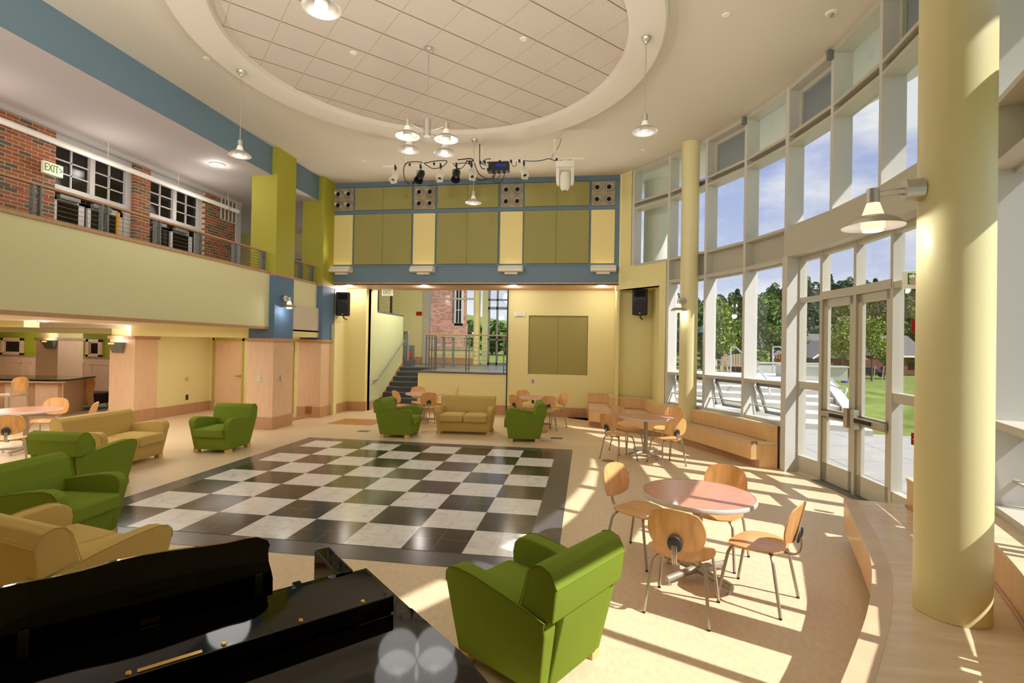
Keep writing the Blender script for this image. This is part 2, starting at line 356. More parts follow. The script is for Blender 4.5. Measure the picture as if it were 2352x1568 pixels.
def muntin_window(y0, y1, z0, z1, name):
    """a pair of dark sashes, two panes wide and three high, above a door"""
    global wn
    fr = B(); X0 = WX-.12
    bx(fr, X0-.06, X0+.036, y0, y0+.05, 3.3, z1-.002); bx(fr, X0-.06, X0+.036, y1-.13, y1, 3.3, z1-.002); bx(fr, X0-.06, X0+.03, y0, y1, z0-.12, z0)
    bx(fr, X0-.06, X0+.03, y0, y1, 5.50, 5.53); bx(fr, X0-.06, X0+.03, y0, y1, 5.56, z1)
    ym = (y0+y1-.08)/2; bx(fr, X0-.06, X0+.036, ym-.05, ym+.05, z0, z1-.002)
    for a, b in ((y0+.05, ym-.05), (ym+.05, y1-.13)):
        c = (a+b)/2; bx(fr, X0-.05, X0, c-.014, c+.014, z0, 5.5)
        for k in (1, 2): bx(fr, X0-.05, X0, a, b, z0+(5.5-z0)*k/3-.012, z0+(5.5-z0)*k/3+.012)
    w = struct('window_%d' % wn, fr, WHTO); wn += 1
    for a, b in ((y0+.04, ym-.04), (ym+.04, y1-.12)):
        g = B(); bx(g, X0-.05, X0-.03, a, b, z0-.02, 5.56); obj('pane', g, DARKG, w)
    return w
muntin_window(.6, 2.21, 4.79, 5.78, ''); muntin_window(2.6, 4.2, 4.79, 5.78, '')
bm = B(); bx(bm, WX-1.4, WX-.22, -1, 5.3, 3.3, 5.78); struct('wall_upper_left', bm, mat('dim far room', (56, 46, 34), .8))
dn = 2
for y0, y1, op in ((.68, 1.25, 0), (1.32, 2.06, 1), (2.68, 3.2, 2), (3.3, 3.95, 3)):
    bm = B(); X0 = WX-.12
    bx(bm, X0-.05, X0, y0, y0+.06, 3.3, 4.62); bx(bm, X0-.05, X0, y1-.11, y1, 3.3, 4.62); bx(bm, X0-.05, X0, y0, y1, 4.52, 4.62); bx(bm, X0-.05, X0, y0, y1, 3.3, 3.6)
    d = struct('door_%d' % dn, bm, WHTO if op != 2 else BLKM); dn += 1
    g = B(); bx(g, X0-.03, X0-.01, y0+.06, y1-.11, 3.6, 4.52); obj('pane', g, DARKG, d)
    g = B(); bx(g, X0, X0+.09, y0+.04, y0+.42, 4.54, 4.62, bev=.008); obj('door_closer', g, STEELG, d)
    if op == 1:
        g = B(); bx(g, X0-.02, X0+.03, 1.92, 1.97, 3.3, 4.6); obj('edge_strip', g, mat('yellow door edge', (214, 160, 50), .5), d)
# ---- back wall above the alcove: blue field with panels
YB = 6.0
bm = B(); bx(bm, -4.06, 3.76, YB, YB+1.0, 3.66, HC); struct('wall_back', bm, BLU)
bm = B(); bx(bm, -4.06, 3.76, YB-.02, YB, 3.60, 3.66); bx(bm, -4.06, 3.76, YB-.02, YB+1.33, 3.60, 3.62)
struct('trim_4', bm, MAPLED)
bm = B(); bx(bm, -4.06, 3.76, YB+.001, YB+1.33, 3.615, 3.66); struct('ceiling', bm, YELD)
bm = B(); bx(bm, -4.06, 3.76, YB-.03, YB, 6.29, 6.33); bx(bm, -4.06, 3.76, YB-.025, YB, 4.095, 4.125); bx(bm, -4.06, 3.76, YB-.012, YB, 5.555, 5.60)
struct('trim_5', bm, BLU)
NOZ = mat('satin nozzle metal', (176, 170, 158), .35, metal=.6)
PCOLS = ((-3.40, -1.77), (-1.05, .61), (1.31, 2.99)); WCOLS = ((-4.03, -3.46), (-1.72, -1.11), (.67, 1.27), (3.04, 3.64))
NTH = ('left', 'middle', 'right')
for k, (a, b) in enumerate(PCOLS):
    c = (a+b)/2
    for row, (z0, z1, rn) in enumerate(((5.65, 6.265, 'short upper'), (4.155, 5.53, 'tall lower'))):
        for s, (u, v) in enumerate(((a, c-.002), (c+.002, b))):
            bm = B(); bx(bm, u, v, YB-.05, YB-.001, z0, z1, bev=.008)
            tag(obj('acoustic_panel', bm, OLIVF), '%s olive fabric acoustic panel, %s half of the %s pair on the blue wall' % (rn, 'left' if s == 0 else 'right', NTH[k]), 'acoustic panel', 'olive acoustic panels on the blue wall')
POS4 = ('leftmost', 'second from left', 'third from left', 'rightmost')
for k, (a, b) in enumerate(WCOLS):
    bm = B(); bx(bm, a, b, YB-.03, YB-.001, 4.155, 5.53, bev=.006)
    tag(obj('cream_panel', bm, CREAM), 'tall narrow cream panel on the blue wall, %s of the four' % POS4[k], 'wall panel', 'cream panels on the blue wall')
    t = thing('air_nozzle_plate', 'square beige plate with four round air nozzles, %s of the four' % POS4[k], 'air vent', ((a+b)/2, YB-.03, 5.955), 0, 'nozzle plates on the blue wall')
    bm = B(); bx(bm, -.295, .295, 0, .03, -.31, .31, bev=.004); obj('plate', bm, VENTP, t)
    for sx_ in (-1, 1):
        for sz in (-1, 1):
            m_ = T(sx_*.15, 0, sz*.155, rx=rad(90))
            bm = B(); lathe(bm, [(.132, 0), (.130, .022), (.118, .028), (.104, .018), (.092, .012), (.082, .024), (.07, .022), (.058, .004)], 28, m_)
            nz_ = obj('nozzle', bm, NOZ, t, smooth=60)
            bm = B(); lathe(bm, [(.054, .008), (0, .008)], 20, m_@T(-.014, 0, 0)); obj('nozzle_opening', bm, BLKV, nz_)
    zc, xc = 3.94, (a+b)/2+(.02 if k else 0)
    t = thing('uplight', 'white wall mounted uplight box on the blue band, %s of the four' % POS4[k], 'uplight', (xc, YB, zc), 0, 'white uplights on the blue band')
    bm = B(); prism(bm, [(-.02, -.02), (-.28, -.02), (-.30, .0), (-.30, .04), (-.22, .13), (-.02, .13)], -.32, .32, axis='x', bev=.006); obj('housing', bm, WHT, t)
    bm = B(); bx(bm, -.17, .17, -.12, 0, -.07, -.02); obj('mounting_bracket', bm, WHT, t)
    bm = B(); bx(bm, -.28, .28, -.20, -.04, .128, .134); obj('lens', bm, LIT, t)
    l_ = lamp('uplight_light', (xc, YB-.2, zc+.2), 40, 'SPOT', size=.15, color=(1, .95, .88), target=(xc*.6, YB-3.2, HC), spot=120)
# ---- alcove under the blue wall
bm = B(); bx(bm, -4.2, -4.0, 6.05, 7.1, 0, 3.64); bx(bm, -4.0, -3.46, 6.95, 7.13, 0, 3.62); struct('wall_alcove_left', bm, YEL)
bm = B(); bx(bm, -4.01, -3.985, 6.09, 6.95, 0, .27); bx(bm, -4.0, -3.45, 6.935, 6.95, 0, .27); bx(bm, -3.462, -3.45, 6.93, 7.13, 0, .27); struct('baseboard_alcove', bm, MAPLED)
bm = B(); bx(bm, -3.46, -3.42, 7.13, 7.19, 0, 3.62); struct('trim_6', bm, BLKR)
bm = B(); bx(bm, .70, .725, 7.27, 7.31, 0, 3.62); struct('trim_7', bm, BLKR)
PX0, PX1, PZ0, PZ1 = 1.32, 3.01, 1.2, 2.88
bm = B(); bx(bm, .71, PX0, 7.3, 7.5, 0, 3.62); bx(bm, PX1, 3.76, 7.3, 7.5, 0, 3.62); bx(bm, PX0, PX1, 7.3, 7.5, 0, PZ0); bx(bm, PX0, PX1, 7.3, 7.5, PZ1, 3.62); bx(bm, PX0, PX1, 7.42, 7.5, PZ0, PZ1)
struct('wall_alcove_back', bm, YEL)
for s, (u, v) in enumerate(((PX0+.003, 2.166), (2.17, PX1-.003))):
    bm = B(); bx(bm, u, v, 7.36, 7.42, PZ0+.003, PZ1-.003, bev=.006)
    tag(obj('acoustic_panel', bm, OLIVF), 'large olive fabric panel recessed in the yellow alcove wall, %s half' % ('left' if s == 0 else 'right'), 'acoustic panel', 'olive panels recessed in the alcove wall')
bm = B(); bx(bm, -1.96, .71, 7.3, 7.42, 0, 1.16); struct('wall_alcove_back', bm, YEL)
bm = B(); bx(bm, -1.98, .71, 7.27, 7.45, 1.16, 1.20); struct('trim_8', bm, STONE)
bm = B(); bx(bm, -1.96, 3.0, 7.282, 7.3, 0, .27); struct('baseboard_alcove', bm, MAPLED)
# right end of the alcove and the loudspeaker niche, up to the curved glass
NZ = 3.47
bm = B(); bx(bm, 3.73, 3.79, 6.0, 7.4, 0, 3.64); bx(bm, 3.76, 3.85, 5.95, 6.3, 3.6, HC)
struct('wall_right', bm, YEL)
E1 = [(3.76, 6.0), (pol(45.4, CR).x, pol(45.4, CR).y)]; E2 = [(pol(a, CR).x, pol(a, CR).y) for a in (45.4, 43, 41, 39.2, 37.9)]
O1 = [(pol(a, CR+.25).x, pol(a, CR+.25).y) for a in (37.9, 39.2, 41, 43, 45.4, 48)]
bm = B(); prism(bm, E1+[O1[-2], O1[-1]], NZ, HC); prism(bm, E2+O1[:5], NZ, 4.03); prism(bm, [E2[-2], E2[-1], O1[0], O1[1]], 0, NZ)
NB = [(3.72, 6.3), (4.62, 6.3), (4.86, 5.6), (E2[-2][0]+.02, E2[-2][1])]
prism(bm, [(3.72, 6.3), (4.62, 6.3), (4.62, 6.6), (3.72, 6.6)], 0, NZ); prism(bm, [(4.62, 6.3), NB[3], (5.0, 5.5), (4.8, 6.6)], 0, NZ)
prism(bm, [(3.7, 6.0), (4.7, 5.0), (4.9, 5.2), (4.9, 6.6), (3.7, 6.6)], NZ, NZ+.12)
struct('wall_right', bm, YEL)
# ---- stair hall beyond the opening
HB = 13.2
bm = B(); bx(bm, -3.62, -3.42, 7.13, 9.88, 0, 2.97); bx(bm, -3.62, -3.42, 7.13, 7.66, 2.97, 4.6); struct('wall_stair', bm, SAGE)
prof = [(7.2, 0), (7.2, .26)]+[(7.9, .26+.02), (9.9, 1.42), (9.9, 0)]
bm = B(); prism(bm, prof, -3.425, -3.40, axis='x'); struct('baseboard_stair', bm, MAPLED)
bm = B(); bx(bm, -3.62, -3.40, 7.66, 9.88, 2.965, 3.0); struct('trim_9', bm, STONE)
bm = B()
pr_ = [(7.9-.28, 0)]
for i in range(8): pr_ += [(7.9+.28*(i-1)-.0, .15*i), (7.9+.28*(i-1)-.0, .15*(i+1))]
pr_ += [(9.9, 1.2), (9.9, 0)]
prism(bm, pr_[1:], -3.40, -1.965, axis='x')
for i in range(8): bx(bm, -3.40, -1.965, 7.9+.28*(i-1)-.025, 7.9+.28*(i-1)+.02, .15*(i+1)-.03, .15*(i+1)+.003)
st = tag(obj('staircase', bm, STONE), 'dark grey stone stairs climbing from the alcove to the landing', 'staircase')
bm = B(); bx(bm, -1.96, 3.5, 7.42, HB, 1.05, 1.2); bx(bm, -6.5, -1.96, 9.86, HB, 1.05, 1.2); struct('floor', bm, STONEF)
bm = B(); bx(bm, -6.6, 3.6, 7.5, HB+.4, 4.6, 4.8); struct('ceiling', bm, CEIL)
bm = B(); bx(bm, -6.6, -6.4, 9.9, HB, 1.2, 4.6); bx(bm, .9, 1.05, 7.5, 12.2, 0, 4.6); bx(bm, -1.96, -1.9, 7.42, 9.88, 0, 1.05); struct('wall_stair', bm, YEL)
def hx(px, py=700): return at(px, py, Y=HB).x
def hz(py, px=1050): return at(px, py, Y=HB).z
xa, xb, xc_, xd, xe, xf, xg = [hx(v) for v in (975, 988, 1088, 1100, 1122, 1149, 1170)]
bm = B(); bx(bm, -6.6, hx(974), HB, HB+.2, 1.2, 4.6); bx(bm, xb, xc_, HB, HB+.2, 1.2, hz(800)); struct('wall_stair', bm, YEL)
bm = B(); bx(bm, -6.4, xc_+.2, HB-.02, HB, 1.2, 1.47); struct('baseboard_stair', bm, MAPLED)
bm = B(); bx(bm, hx(974), xb, HB-.1, HB+.1, 1.2, 4.6); bx(bm, xb, xc_, HB-.05, HB+.05, hz(688), hz(684)); bx(bm, xb, xc_, HB-.08, HB+.05, hz(775), hz(767)); bx(bm, xb, xc_, HB-.08, HB+.05, hz(803), hz(798))
for q in (1015, 1041, 1065): bx(bm, hx(q), hx(q)+.05, HB-.05, HB+.05, hz(800), hz(770))
struct('window_%d' % wn, bm, ALU); wn += 1
g = B(); bx(g, xb, xc_, HB+.02, HB+.03, hz(800), 4.6); o = struct('window_%d' % wn, g, GLASS); wn += 1
bm = B(); cyl(bm, hx(1098.5), HB-.2, 1.2, 4.6, (hx(1106)-hx(1091))/2, 24); tag(obj('round_column', bm, YEL, smooth=40), 'pale yellow round column by the far stair hall windows', 'column')
bm = B(); bx(bm, hx(1109), xe, HB-.05, HB+.1, 1.2, 4.6); struct('wall_stair', bm, SAGE)
bm = B()
for q in (1122, 1141, 1165): bx(bm, hx(q), hx(q)+.07, HB-.05, HB+.05, 1.2, 4.6)
bx(bm, xe, 2.6, HB-.05, HB+.05, hz(710), hz(704)); bx(bm, xe, 2.6, HB-.05, HB+.05, hz(690), hz(686)); bx(bm, xe, 2.6, HB-.05, HB+.05, 1.2, 1.3); bx(bm, xe, 2.6, HB-.05, HB+.05, hz(780), hz(777))
d = struct('door_%d' % dn, bm, STEELG); dn += 1
g = B(); bx(g, xe, 2.6, HB, HB+.01, 1.2, 4.6); obj('pane', g, GLASS, d)
# ---- left lower area
bm = B(); bx(bm, -8.0, -7.7, 4.15, 5.95, 0, 2.5); bx(bm, -7.7, -7.58, 5.93, 6.1, 0, 2.5); bx(bm, -6.64, -3.9, 5.93, 6.1, 0, 2.5); bx(bm, -7.6, -6.6, 5.93, 6.1, 2.04, 2.5)
struct('wall_lower_left', bm, YEL)
bm = B(); bx(bm, -7.7, -7.68, 4.15, 5.93, 0, .27); bx(bm, -7.68, -7.6, 5.91, 5.93, 0, .27); struct('baseboard_left', bm, MAPLED)
def flush_door(x0, x1, y, label_hinge):
    global dn
    bm = B(); bx(bm, x0, x0+.055, y-.03, y+.1, 0, 2.06); bx(bm, x1-.055, x1, y-.03, y+.1, 0, 2.06); bx(bm, x0, x1, y-.03, y+.1, 2.0, 2.06)
    d = struct('door_%d' % dn, bm, mat('olive door frame paint', (190, 178, 84), .6)); dn += 1
    g = B(); bx(g, x0+.055, x1-.055, y+.01, y+.05, .01, 2.0); obj('door_leaf', g, MAPLE, d)
    g = B(); tube(g, [(x1-.11, y, 1.0), (x1-.11, y-.06, 1.0), (x1-.24, y-.06, 1.0)], .011); lathe(g, [(0, 0), (.028, 0), (.028, .015), (0, .015)], 14, T(x1-.11, y+.01, 1.0, rx=rad(90))); obj('door_handle', g, BRASS, d)
    for z in (.25, 1.05, 1.8):
        g = B(); bx(g, x0+.045, x0+.065, y-.035, y, z-.05, z+.05); obj('hinge', g, STEEL, d)
flush_door(-7.6, -6.62, 5.93, 0)
flush_door(-5.15, -4.2, 5.93, 0)
bm = B(); bx(bm, -20, -7.9, 8.0, 8.2, 1.33, 2.5); struct('wall_lower_left', bm, LIMEW)
bm = B(); bx(bm, -20, -7.9, 7.97, 8.2, 0, 1.31)
for k in range(9):
    x = -18.9+k*1.25
    bx(bm, x, x+.98, 7.955, 7.97, .2, .25); bx(bm, x, x+.98, 7.955, 7.97, 1.08, 1.13); bx(bm, x, x+.05, 7.955, 7.97, .25, 1.1); bx(bm, x+.93, x+.98, 7.955, 7.97, .25, 1.1)
struct('wall_lower_left', bm, MAPLE)
bm = B(); bx(bm, -20, -7.9, 7.93, 8.2, 1.31, 1.345, bev=.005); struct('trim_10', bm, MAPLED)
for (x0, x1) in ((-17.56, -16.65), (-15.14, -14.43), (-14.08, -13.47)):
    bm = B(); z0, z1 = 1.36, 1.96; w_ = .11
    for q in ((x0, x0+w_, z0, z1), (x1-w_, x1, z0, z1), (x0, x1, z0, z0+w_*.7), (x0, x1, z1-w_*.9, z1)): bx(bm, q[0], q[1], 7.93, 8.0, q[2], q[3], bev=.006)
    for q in ((x0+w_, x0+w_+.05, z0+.07, z1-.09), (x1-w_-.05, x1-w_, z0+.07, z1-.09), (x0+w_, x1-w_, z0+.07, z0+.11), (x0+w_, x1-w_, z1-.13, z1-.09)): bx(bm, q[0], q[1], 7.965, 8.0, q[2], q[3])
    w = struct('window_%d' % wn, bm, MAPLE); wn += 1
    g = B(); bx(g, x0+.15, x1-.15, 7.985, 7.995, z0+.1, z1-.12); obj('pane', g, DARKG, w)
bm = B(); bx(bm, -20, -19.8, -9, 8, 0, 2.5); struct('wall_lower_left', bm, MAPLE)
bm = B(); prism(bm, [(-14, 4.9), (-7.9, 4.9), (-7.9, 8), (-14, 8)], 0, .004); struct('floor', bm, mat('grey carpet', (150, 146, 136), .95, noise=.1, scale=60))
def wood_pier(x0, x1, y0, y1, sides='', top=2.07, upper=None, upz=3.53, faces=1):
    bm = B(); bx(bm, x0+.02, x1-.02, y0+.02, y1-.02, .02, top-.03); struct('trim_11', bm, MAPLE)
    bm = B(); bx(bm, x0, x1, y0, y1, 0, .28, bev=.006); bx(bm, x0-.02, x1+.02, y0-.02, y1+.02, top-.08, top, bev=.006); struct('trim_12', bm, MAPLED if faces else MAPLE)
wood_pier(-4.70, -4.01, 3.36, 4.16); wood_pier(-4.66, -3.98, 5.38, 6.12); wood_pier(-8.42, -7.69, 3.48, 4.17); wood_pier(-13.66, -12.84, 5.98, 6.8, top=1.99)
bm = B(); bx(bm, -8.38, -7.73, 3.52, 4.2, 2.0, 2.33); bx(bm, -13.6, -12.9, 6.04, 6.8, 1.99, 2.3); struct('wall_lower_left', bm, YEL)
for (x0, x1, y0, y1) in ((-4.66, -4.03, 3.385, 4.125), (-4.62, -4.0, 5.42, 6.08)):
    bm = B(); bx(bm, x0, x1, y0, y1, 2.07, 3.50); struct('wall_left', bm, BLUL)
    bm = B(); bx(bm, x0-.01, x1+.012, y0-.012, y1+.01, 3.50, 3.56); struct('trim_13', bm, MAPLED)
    bm = B(); bx(bm, x0, x1, y0, y1, 3.56, HC); struct('wall_left', bm, LIME)
# ---- unseen closing walls on the photographer's side
bm = B(); bx(bm, -4.2, 3.76, -6.0, -5.7, 3.6, HC); struct('wall_front', bm, BLU)
bm = B(); bx(bm, -20, 4.3, -9.4, -9.2, 0, HC); bx(bm, 4.2, 4.35, -9.3, -6.6, 0, 3.6); prism(bm, [(pol(-38, 8.42).x, pol(-38, 8.42).y), (pol(-38, 8.67).x, pol(-38, 8.67).y), (4.45, -6.6), (4.2, -6.6)], 0, 3.6)
prism(bm, [(pol(-45.5, 8.42).x, pol(-45.5, 8.42).y), (pol(-45.5, 8.67).x, pol(-45.5, 8.67).y), (3.9, -6.5), (3.76, -6.0)], 3.6, HC)
bx(bm, -20, -19, -9.3, -9, 0, 3); struct('wall_front', bm, YEL)
bm = B(); bx(bm, -4.2, 4.3, -9.3, -5.72, 3.62, 3.7); struct('ceiling', bm, CEIL)
# ================================================================ curved window wall
ANG = [45-7.5*k for k in range(12)]           # 45 ... -37.5
def arcbox(bm, a0, a1, r0_, r1_, z0, z1, seg=1, bev=0):
    A = [a0+(a1-a0)*i/seg for i in range(seg+1)]
    pts = [tuple(pol(a, r0_)[:2]) for a in A]+[tuple(pol(a, r1_)[:2]) for a in A[::-1]]
    prism(bm, pts, z0, z1, bev=bev)
def post(bm, a, z0, z1, w=.065, r0_=CR, r1_=CO):
    bx(bm, r0_, r1_, -w/2, w/2, z0, z1, m=T(CX, CY, 0, rz=rad(a)))
dw = .0325/CR*180/pi
for a in ANG:
    z0 = 4.0 if (a in (45, 7.5, 0) or abs(a-45) < .1) else 0.0
    bm = B(); post(bm, a, z0 if z0 else (0 if a in (15, -7.5) else .70), HC, w=.065 if a not in (15, -7.5) else .09)
    struct('trim_14', bm, ALUW)
def panes(w, a0, a1, z0, z1, m=None, r=8.655):
    g = B(); arcbox(g, a0-dw*.5, a1+dw*.5, r, r+.008, z0, z1); obj('pane', g, m or GLASS, w)
for k in range(11):
    a0, a1 = ANG[k], ANG[k+1]; portal = (a0 in (15, 7.5, 0)); first = (k == 0)
    b0, b1 = a0-dw, a1+dw
    bm = B()
    for z0, z1 in ((6.34, HC), (5.56, 5.61), (5.41, 5.46), (4.01, 4.06)): arcbox(bm, b0, b1, CR, CO, z0, z1)
    arcbox(bm, b0, b1, 8.60, 8.66, 5.46, 5.56)
    if not portal and not first:
        for z0, z1 in ((3.50, 3.56), (1.41, 1.47), (.72, .79)): arcbox(bm, b0, b1, CR, CO, z0, z1)
        arcbox(bm, b0, b1, 8.50, 8.66, 0, .72); arcbox(bm, b0, b1, 8.60, 8.66, 3.56, 4.01); arcbox(bm, b0, b1, 8.55, 8.60, 3.46, 3.50)
    w = struct('window_%d' % wn, bm, ALU if True else ALUW); wn += 1
    panes(w, a0, a1, 5.61, 6.34, GLASSG if k in (2, 4, 6, 8) else None)
    panes(w, a0, a1, 4.06, 5.41)
    if k in (2, 4, 6, 8):
        g = B()
        for z0, z1 in ((5.61, 5.68), (6.27, 6.34)): arcbox(g, b0, b1, 8.60, 8.66, z0, z1)
        for e in (b0, b1): 
            s_ = .45 if e == b0 else -.45
            arcbox(g, e, e-s_, 8.60, 8.66, 5.61, 6.34)
        obj('upper_sash', g, ALU, w)
        g = B(); arcbox(g, (a0+a1)/2+.8, (a0+a1)/2-.8, 8.57, 8.60, 5.63, 5.66); obj('latch', g, ALUW, w)
    if not portal and not first:
        panes(w, a0, a1, 1.47, 3.50)
        # open hopper sash, its lower edge swung out
        g = B(); am = (a0+a1)/2; hw = 8.64*rad(7.5)/2-.07; tilt = T(CX, CY, 0, rz=rad(am)) @ T(8.64, 0, 1.38, ry=rad(-20))
        for (y0, y1, z0, z1) in ((-hw, hw, -.05, 0), (-hw, hw, -.60, -.55), (-hw, -hw+.05, -.6, 0), (hw-.05, hw, -.6, 0)): bx(g, 0, .035, y0, y1, z0, z1, m=tilt)
        s_ = obj('hopper_sash', g, STEELG, w)
        g = B(); bx(g, .012, .02, -hw+.05, hw-.05, -.55, -.05, m=tilt); obj('hopper_pane', g, GLASS, s_)
        for sg in (-1, 1):
            g = B(); c_ = T(CX, CY, 0, rz=rad(am)); p0 = c_@Vector((8.62, sg*(hw-.02), 1.33)); p1 = c_@Vector((8.80, sg*(hw-.1), .92)); p2 = c_@Vector((8.64, sg*(hw-.02), .84))
            tube(g, [p0, p1, p2], .011, 6); obj('stay_arm', g, STEEL, w)
        g = B(); arcbox(g, b0, b1, 8.56, 8.60, .98, 1.0); obj('guard_bar', g, ALU, w)
# portal over the entrance doors
bm = B(); arcbox(bm, 15+dw, -7.5-dw, CR-.012, CO, 3.56, 4.03, seg=18); struct('trim_15', bm, ALU)
bm = B(); post(bm, 15, 0, 3.56, w=.13, r0_=CR-.012, r1_=8.72); post(bm, -7.5, 0, 3.56, w=.13, r0_=CR-.012, r1_=8.72); struct('trim_15', bm, ALUW)
RD = 8.65; AA = [14.6, 11.0, 5.85, .6, -3.4]
def chord(bm, a0, a1, t0, t1, z0, z1, f0=0, f1=0, r=RD):
    """a bar along the chord from angle a0 to a1, f0,f1 = part of it, t0,t1 = depth from the face outward"""
    p, q = pol(a0, r), pol(a1, r); d = q-p; ln = d.length; d.normalize(); nrm = Vector((-d.y, d.x, 0)); 
    if nrm.dot(p-Vector((CX, CY, 0))) < 0: nrm = -nrm
    a, b = f0, (ln-f1)
    P4 = [p+d*a+nrm*t0, p+d*b+nrm*t0, p+d*b+nrm*t1, p+d*a+nrm*t1]
    prism(bm, [(v.x, v.y) for v in P4], z0, z1)
def clen(a0, a1, r=RD): return (pol(a0, r)-pol(a1, r)).length
bm = B()
for i in range(5):
    a = AA[i]; post(bm, a, 0, 3.56, w=.06, r0_=RD-.03, r1_=RD+.10)
post(bm, -7.2, 0, 3.56, w=.06, r0_=RD-.03, r1_=RD+.10)
for i, j in ((0, 1), (3, 4)): 
    for z0, z1 in ((0, .28), (1.38, 1.5), (2.80, 2.88), (3.48, 3.56)): chord(bm, AA[i], AA[j], -.02, .08, z0, z1)
chord(bm, AA[4], -7.2, -.02, .08, 0, 3.56)
for i, j in ((1, 2), (2, 3)):
    chord(bm, AA[i], AA[j], -.04, .10, 2.80, 2.92); chord(bm, AA[i], AA[j], -.02, .08, 3.50, 3.56)
dfr = struct('trim_16', bm, ALU)
for i, j in ((0, 1), (3, 4)):
    g = B(); chord(g, AA[i], AA[j], .04, .048, .28, 3.5); o = struct('window_%d' % wn, g, GLASS); wn += 1
for i, j in ((1, 2), (2, 3)):
    g = B(); chord(g, AA[i], AA[j], .04, .048, 2.92, 3.5); o = struct('window_%d' % wn, g, GLASS); wn += 1
    bm = B(); ln = clen(AA[i], AA[j])
    for f0, f1, z0, z1 in ((.035, ln-.14, .02, 2.79), (ln-.14, .035, .02, 2.79), (.035, .035, .02, .30), (.035, .035, 2.68, 2.79), (.035, .035, .98, 1.12)):
        chord(bm, AA[i], AA[j], 0, .045, z0, z1, f0, f1)
    d = struct('door_%d' % dn, bm, ALU); dn += 1
    g = B(); chord(g, AA[i], AA[j], .02, .026, .28, 2.7, .1, .1); obj('pane', g, GLASS, d)
    g = B(); chord(g, AA[i], AA[j], -.07, -.02, 1.02, 1.09, .05 if i == 1 else .05, .05); pb = obj('panic_bar', g, STEEL, d)
    g = B(); chord(g, AA[i], AA[j], -.085, -.06, 1.03, 1.08, (.32 if i == 1 else .12), (.12 if i == 1 else .32)); obj('push_pad', g, BLKM, pb)
    g = B(); f = .04 if i == 2 else ln-.12; chord(g, AA[i], AA[j], -.09, 0, .93, 1.2, f, ln-f-.08); obj('latch_case', g, STEEL, d)
bm = B(); arcbox(bm, 11, .6, 8.5, 8.75, 0, .012, seg=6); struct('trim_17', bm, STEELG)
# round columns inside
for nm, (x, y), lb in (('a', (5.13, 4.10), 'tall thin pale yellow round column standing at the far bench by the curved windows'), ('b', (5.166, -3.78), 'big pale yellow round column in the right foreground rising from the near bench')):
    bm = B(); cyl(bm, x, y, .452, HC, .184, 64); tag(obj('round_column', bm, mat('pale yellow column paint', (230, 220, 166), .42), smooth=40), lb, 'column')
# ---- benches
def bench(name, front, back_a, label, flip=1):
    """front: list of points of the seat edge; back_a: angles of the wall line behind it"""
    wall = [tuple(pol(a, CR-.012)[:2]) for a in back_a]; ledge = [tuple(pol(a, CR-.19)[:2]) for a in back_a]
    t = thing(name, label, 'bench', (0, 0, 0))
    return t, wall, ledge
def subdiv(P, n=8):
    """smooth curve through points (Catmull-Rom)"""
    Q = [P[0]]+list(P)+[P[-1]]; out = []
    for i in range(1, len(Q)-2):
        for j in range(n):
            t = j/n; p0, p1, p2, p3 = Q[i-1:i+3]
            out.append(tuple(.5*((2*p1[k])+(-p0[k]+p2[k])*t+(2*p0[k]-5*p1[k]+4*p2[k]-p3[k])*t*t+(-p0[k]+3*p1[k]-3*p2[k]+p3[k])*t**3) for k in (0, 1)))
    out.append(tuple(P[-1])); return out
def strip_solid(bm, A, C, z0, z1):
    """solid between two equally long polylines"""
    n = len(A); v = [[bm.verts.new((p[0], p[1], z)) for p in P] for P, z in ((A, z0), (C, z0), (A, z1), (C, z1))]
    for i in range(n-1):
        bm.faces.new((v[0][i], v[0][i+1], v[1][i+1], v[1][i])); bm.faces.new((v[2][i], v[3][i], v[3][i+1], v[2][i+1]))
        bm.faces.new((v[0][i], v[2][i], v[2][i+1], v[0][i+1])); bm.faces.new((v[1][i], v[1][i+1], v[3][i+1], v[3][i]))
    for i in (0, n-1): bm.faces.new((v[0][i], v[1][i], v[3][i], v[2][i]))
def resample(P, n):
    P = [Vector(p) for p in P]; D = [0]
    for i in range(1, len(P)): D.append(D[-1]+(P[i]-P[i-1]).length)
    out = []
    for k in range(n):
        s = D[-1]*k/(n-1); i = 0
        while i < len(D)-2 and D[i+1] < s: i += 1
        f = (s-D[i])/max(1e-9, D[i+1]-D[i]); out.append(tuple(P[i].lerp(P[i+1], f)))
    return out
def inset(P, C, d):
    """points moved from P towards C by d metres"""
    return [tuple(Vector(p)+(Vector(c)-Vector(p)).normalized()*d) for p, c in zip(P, C)]
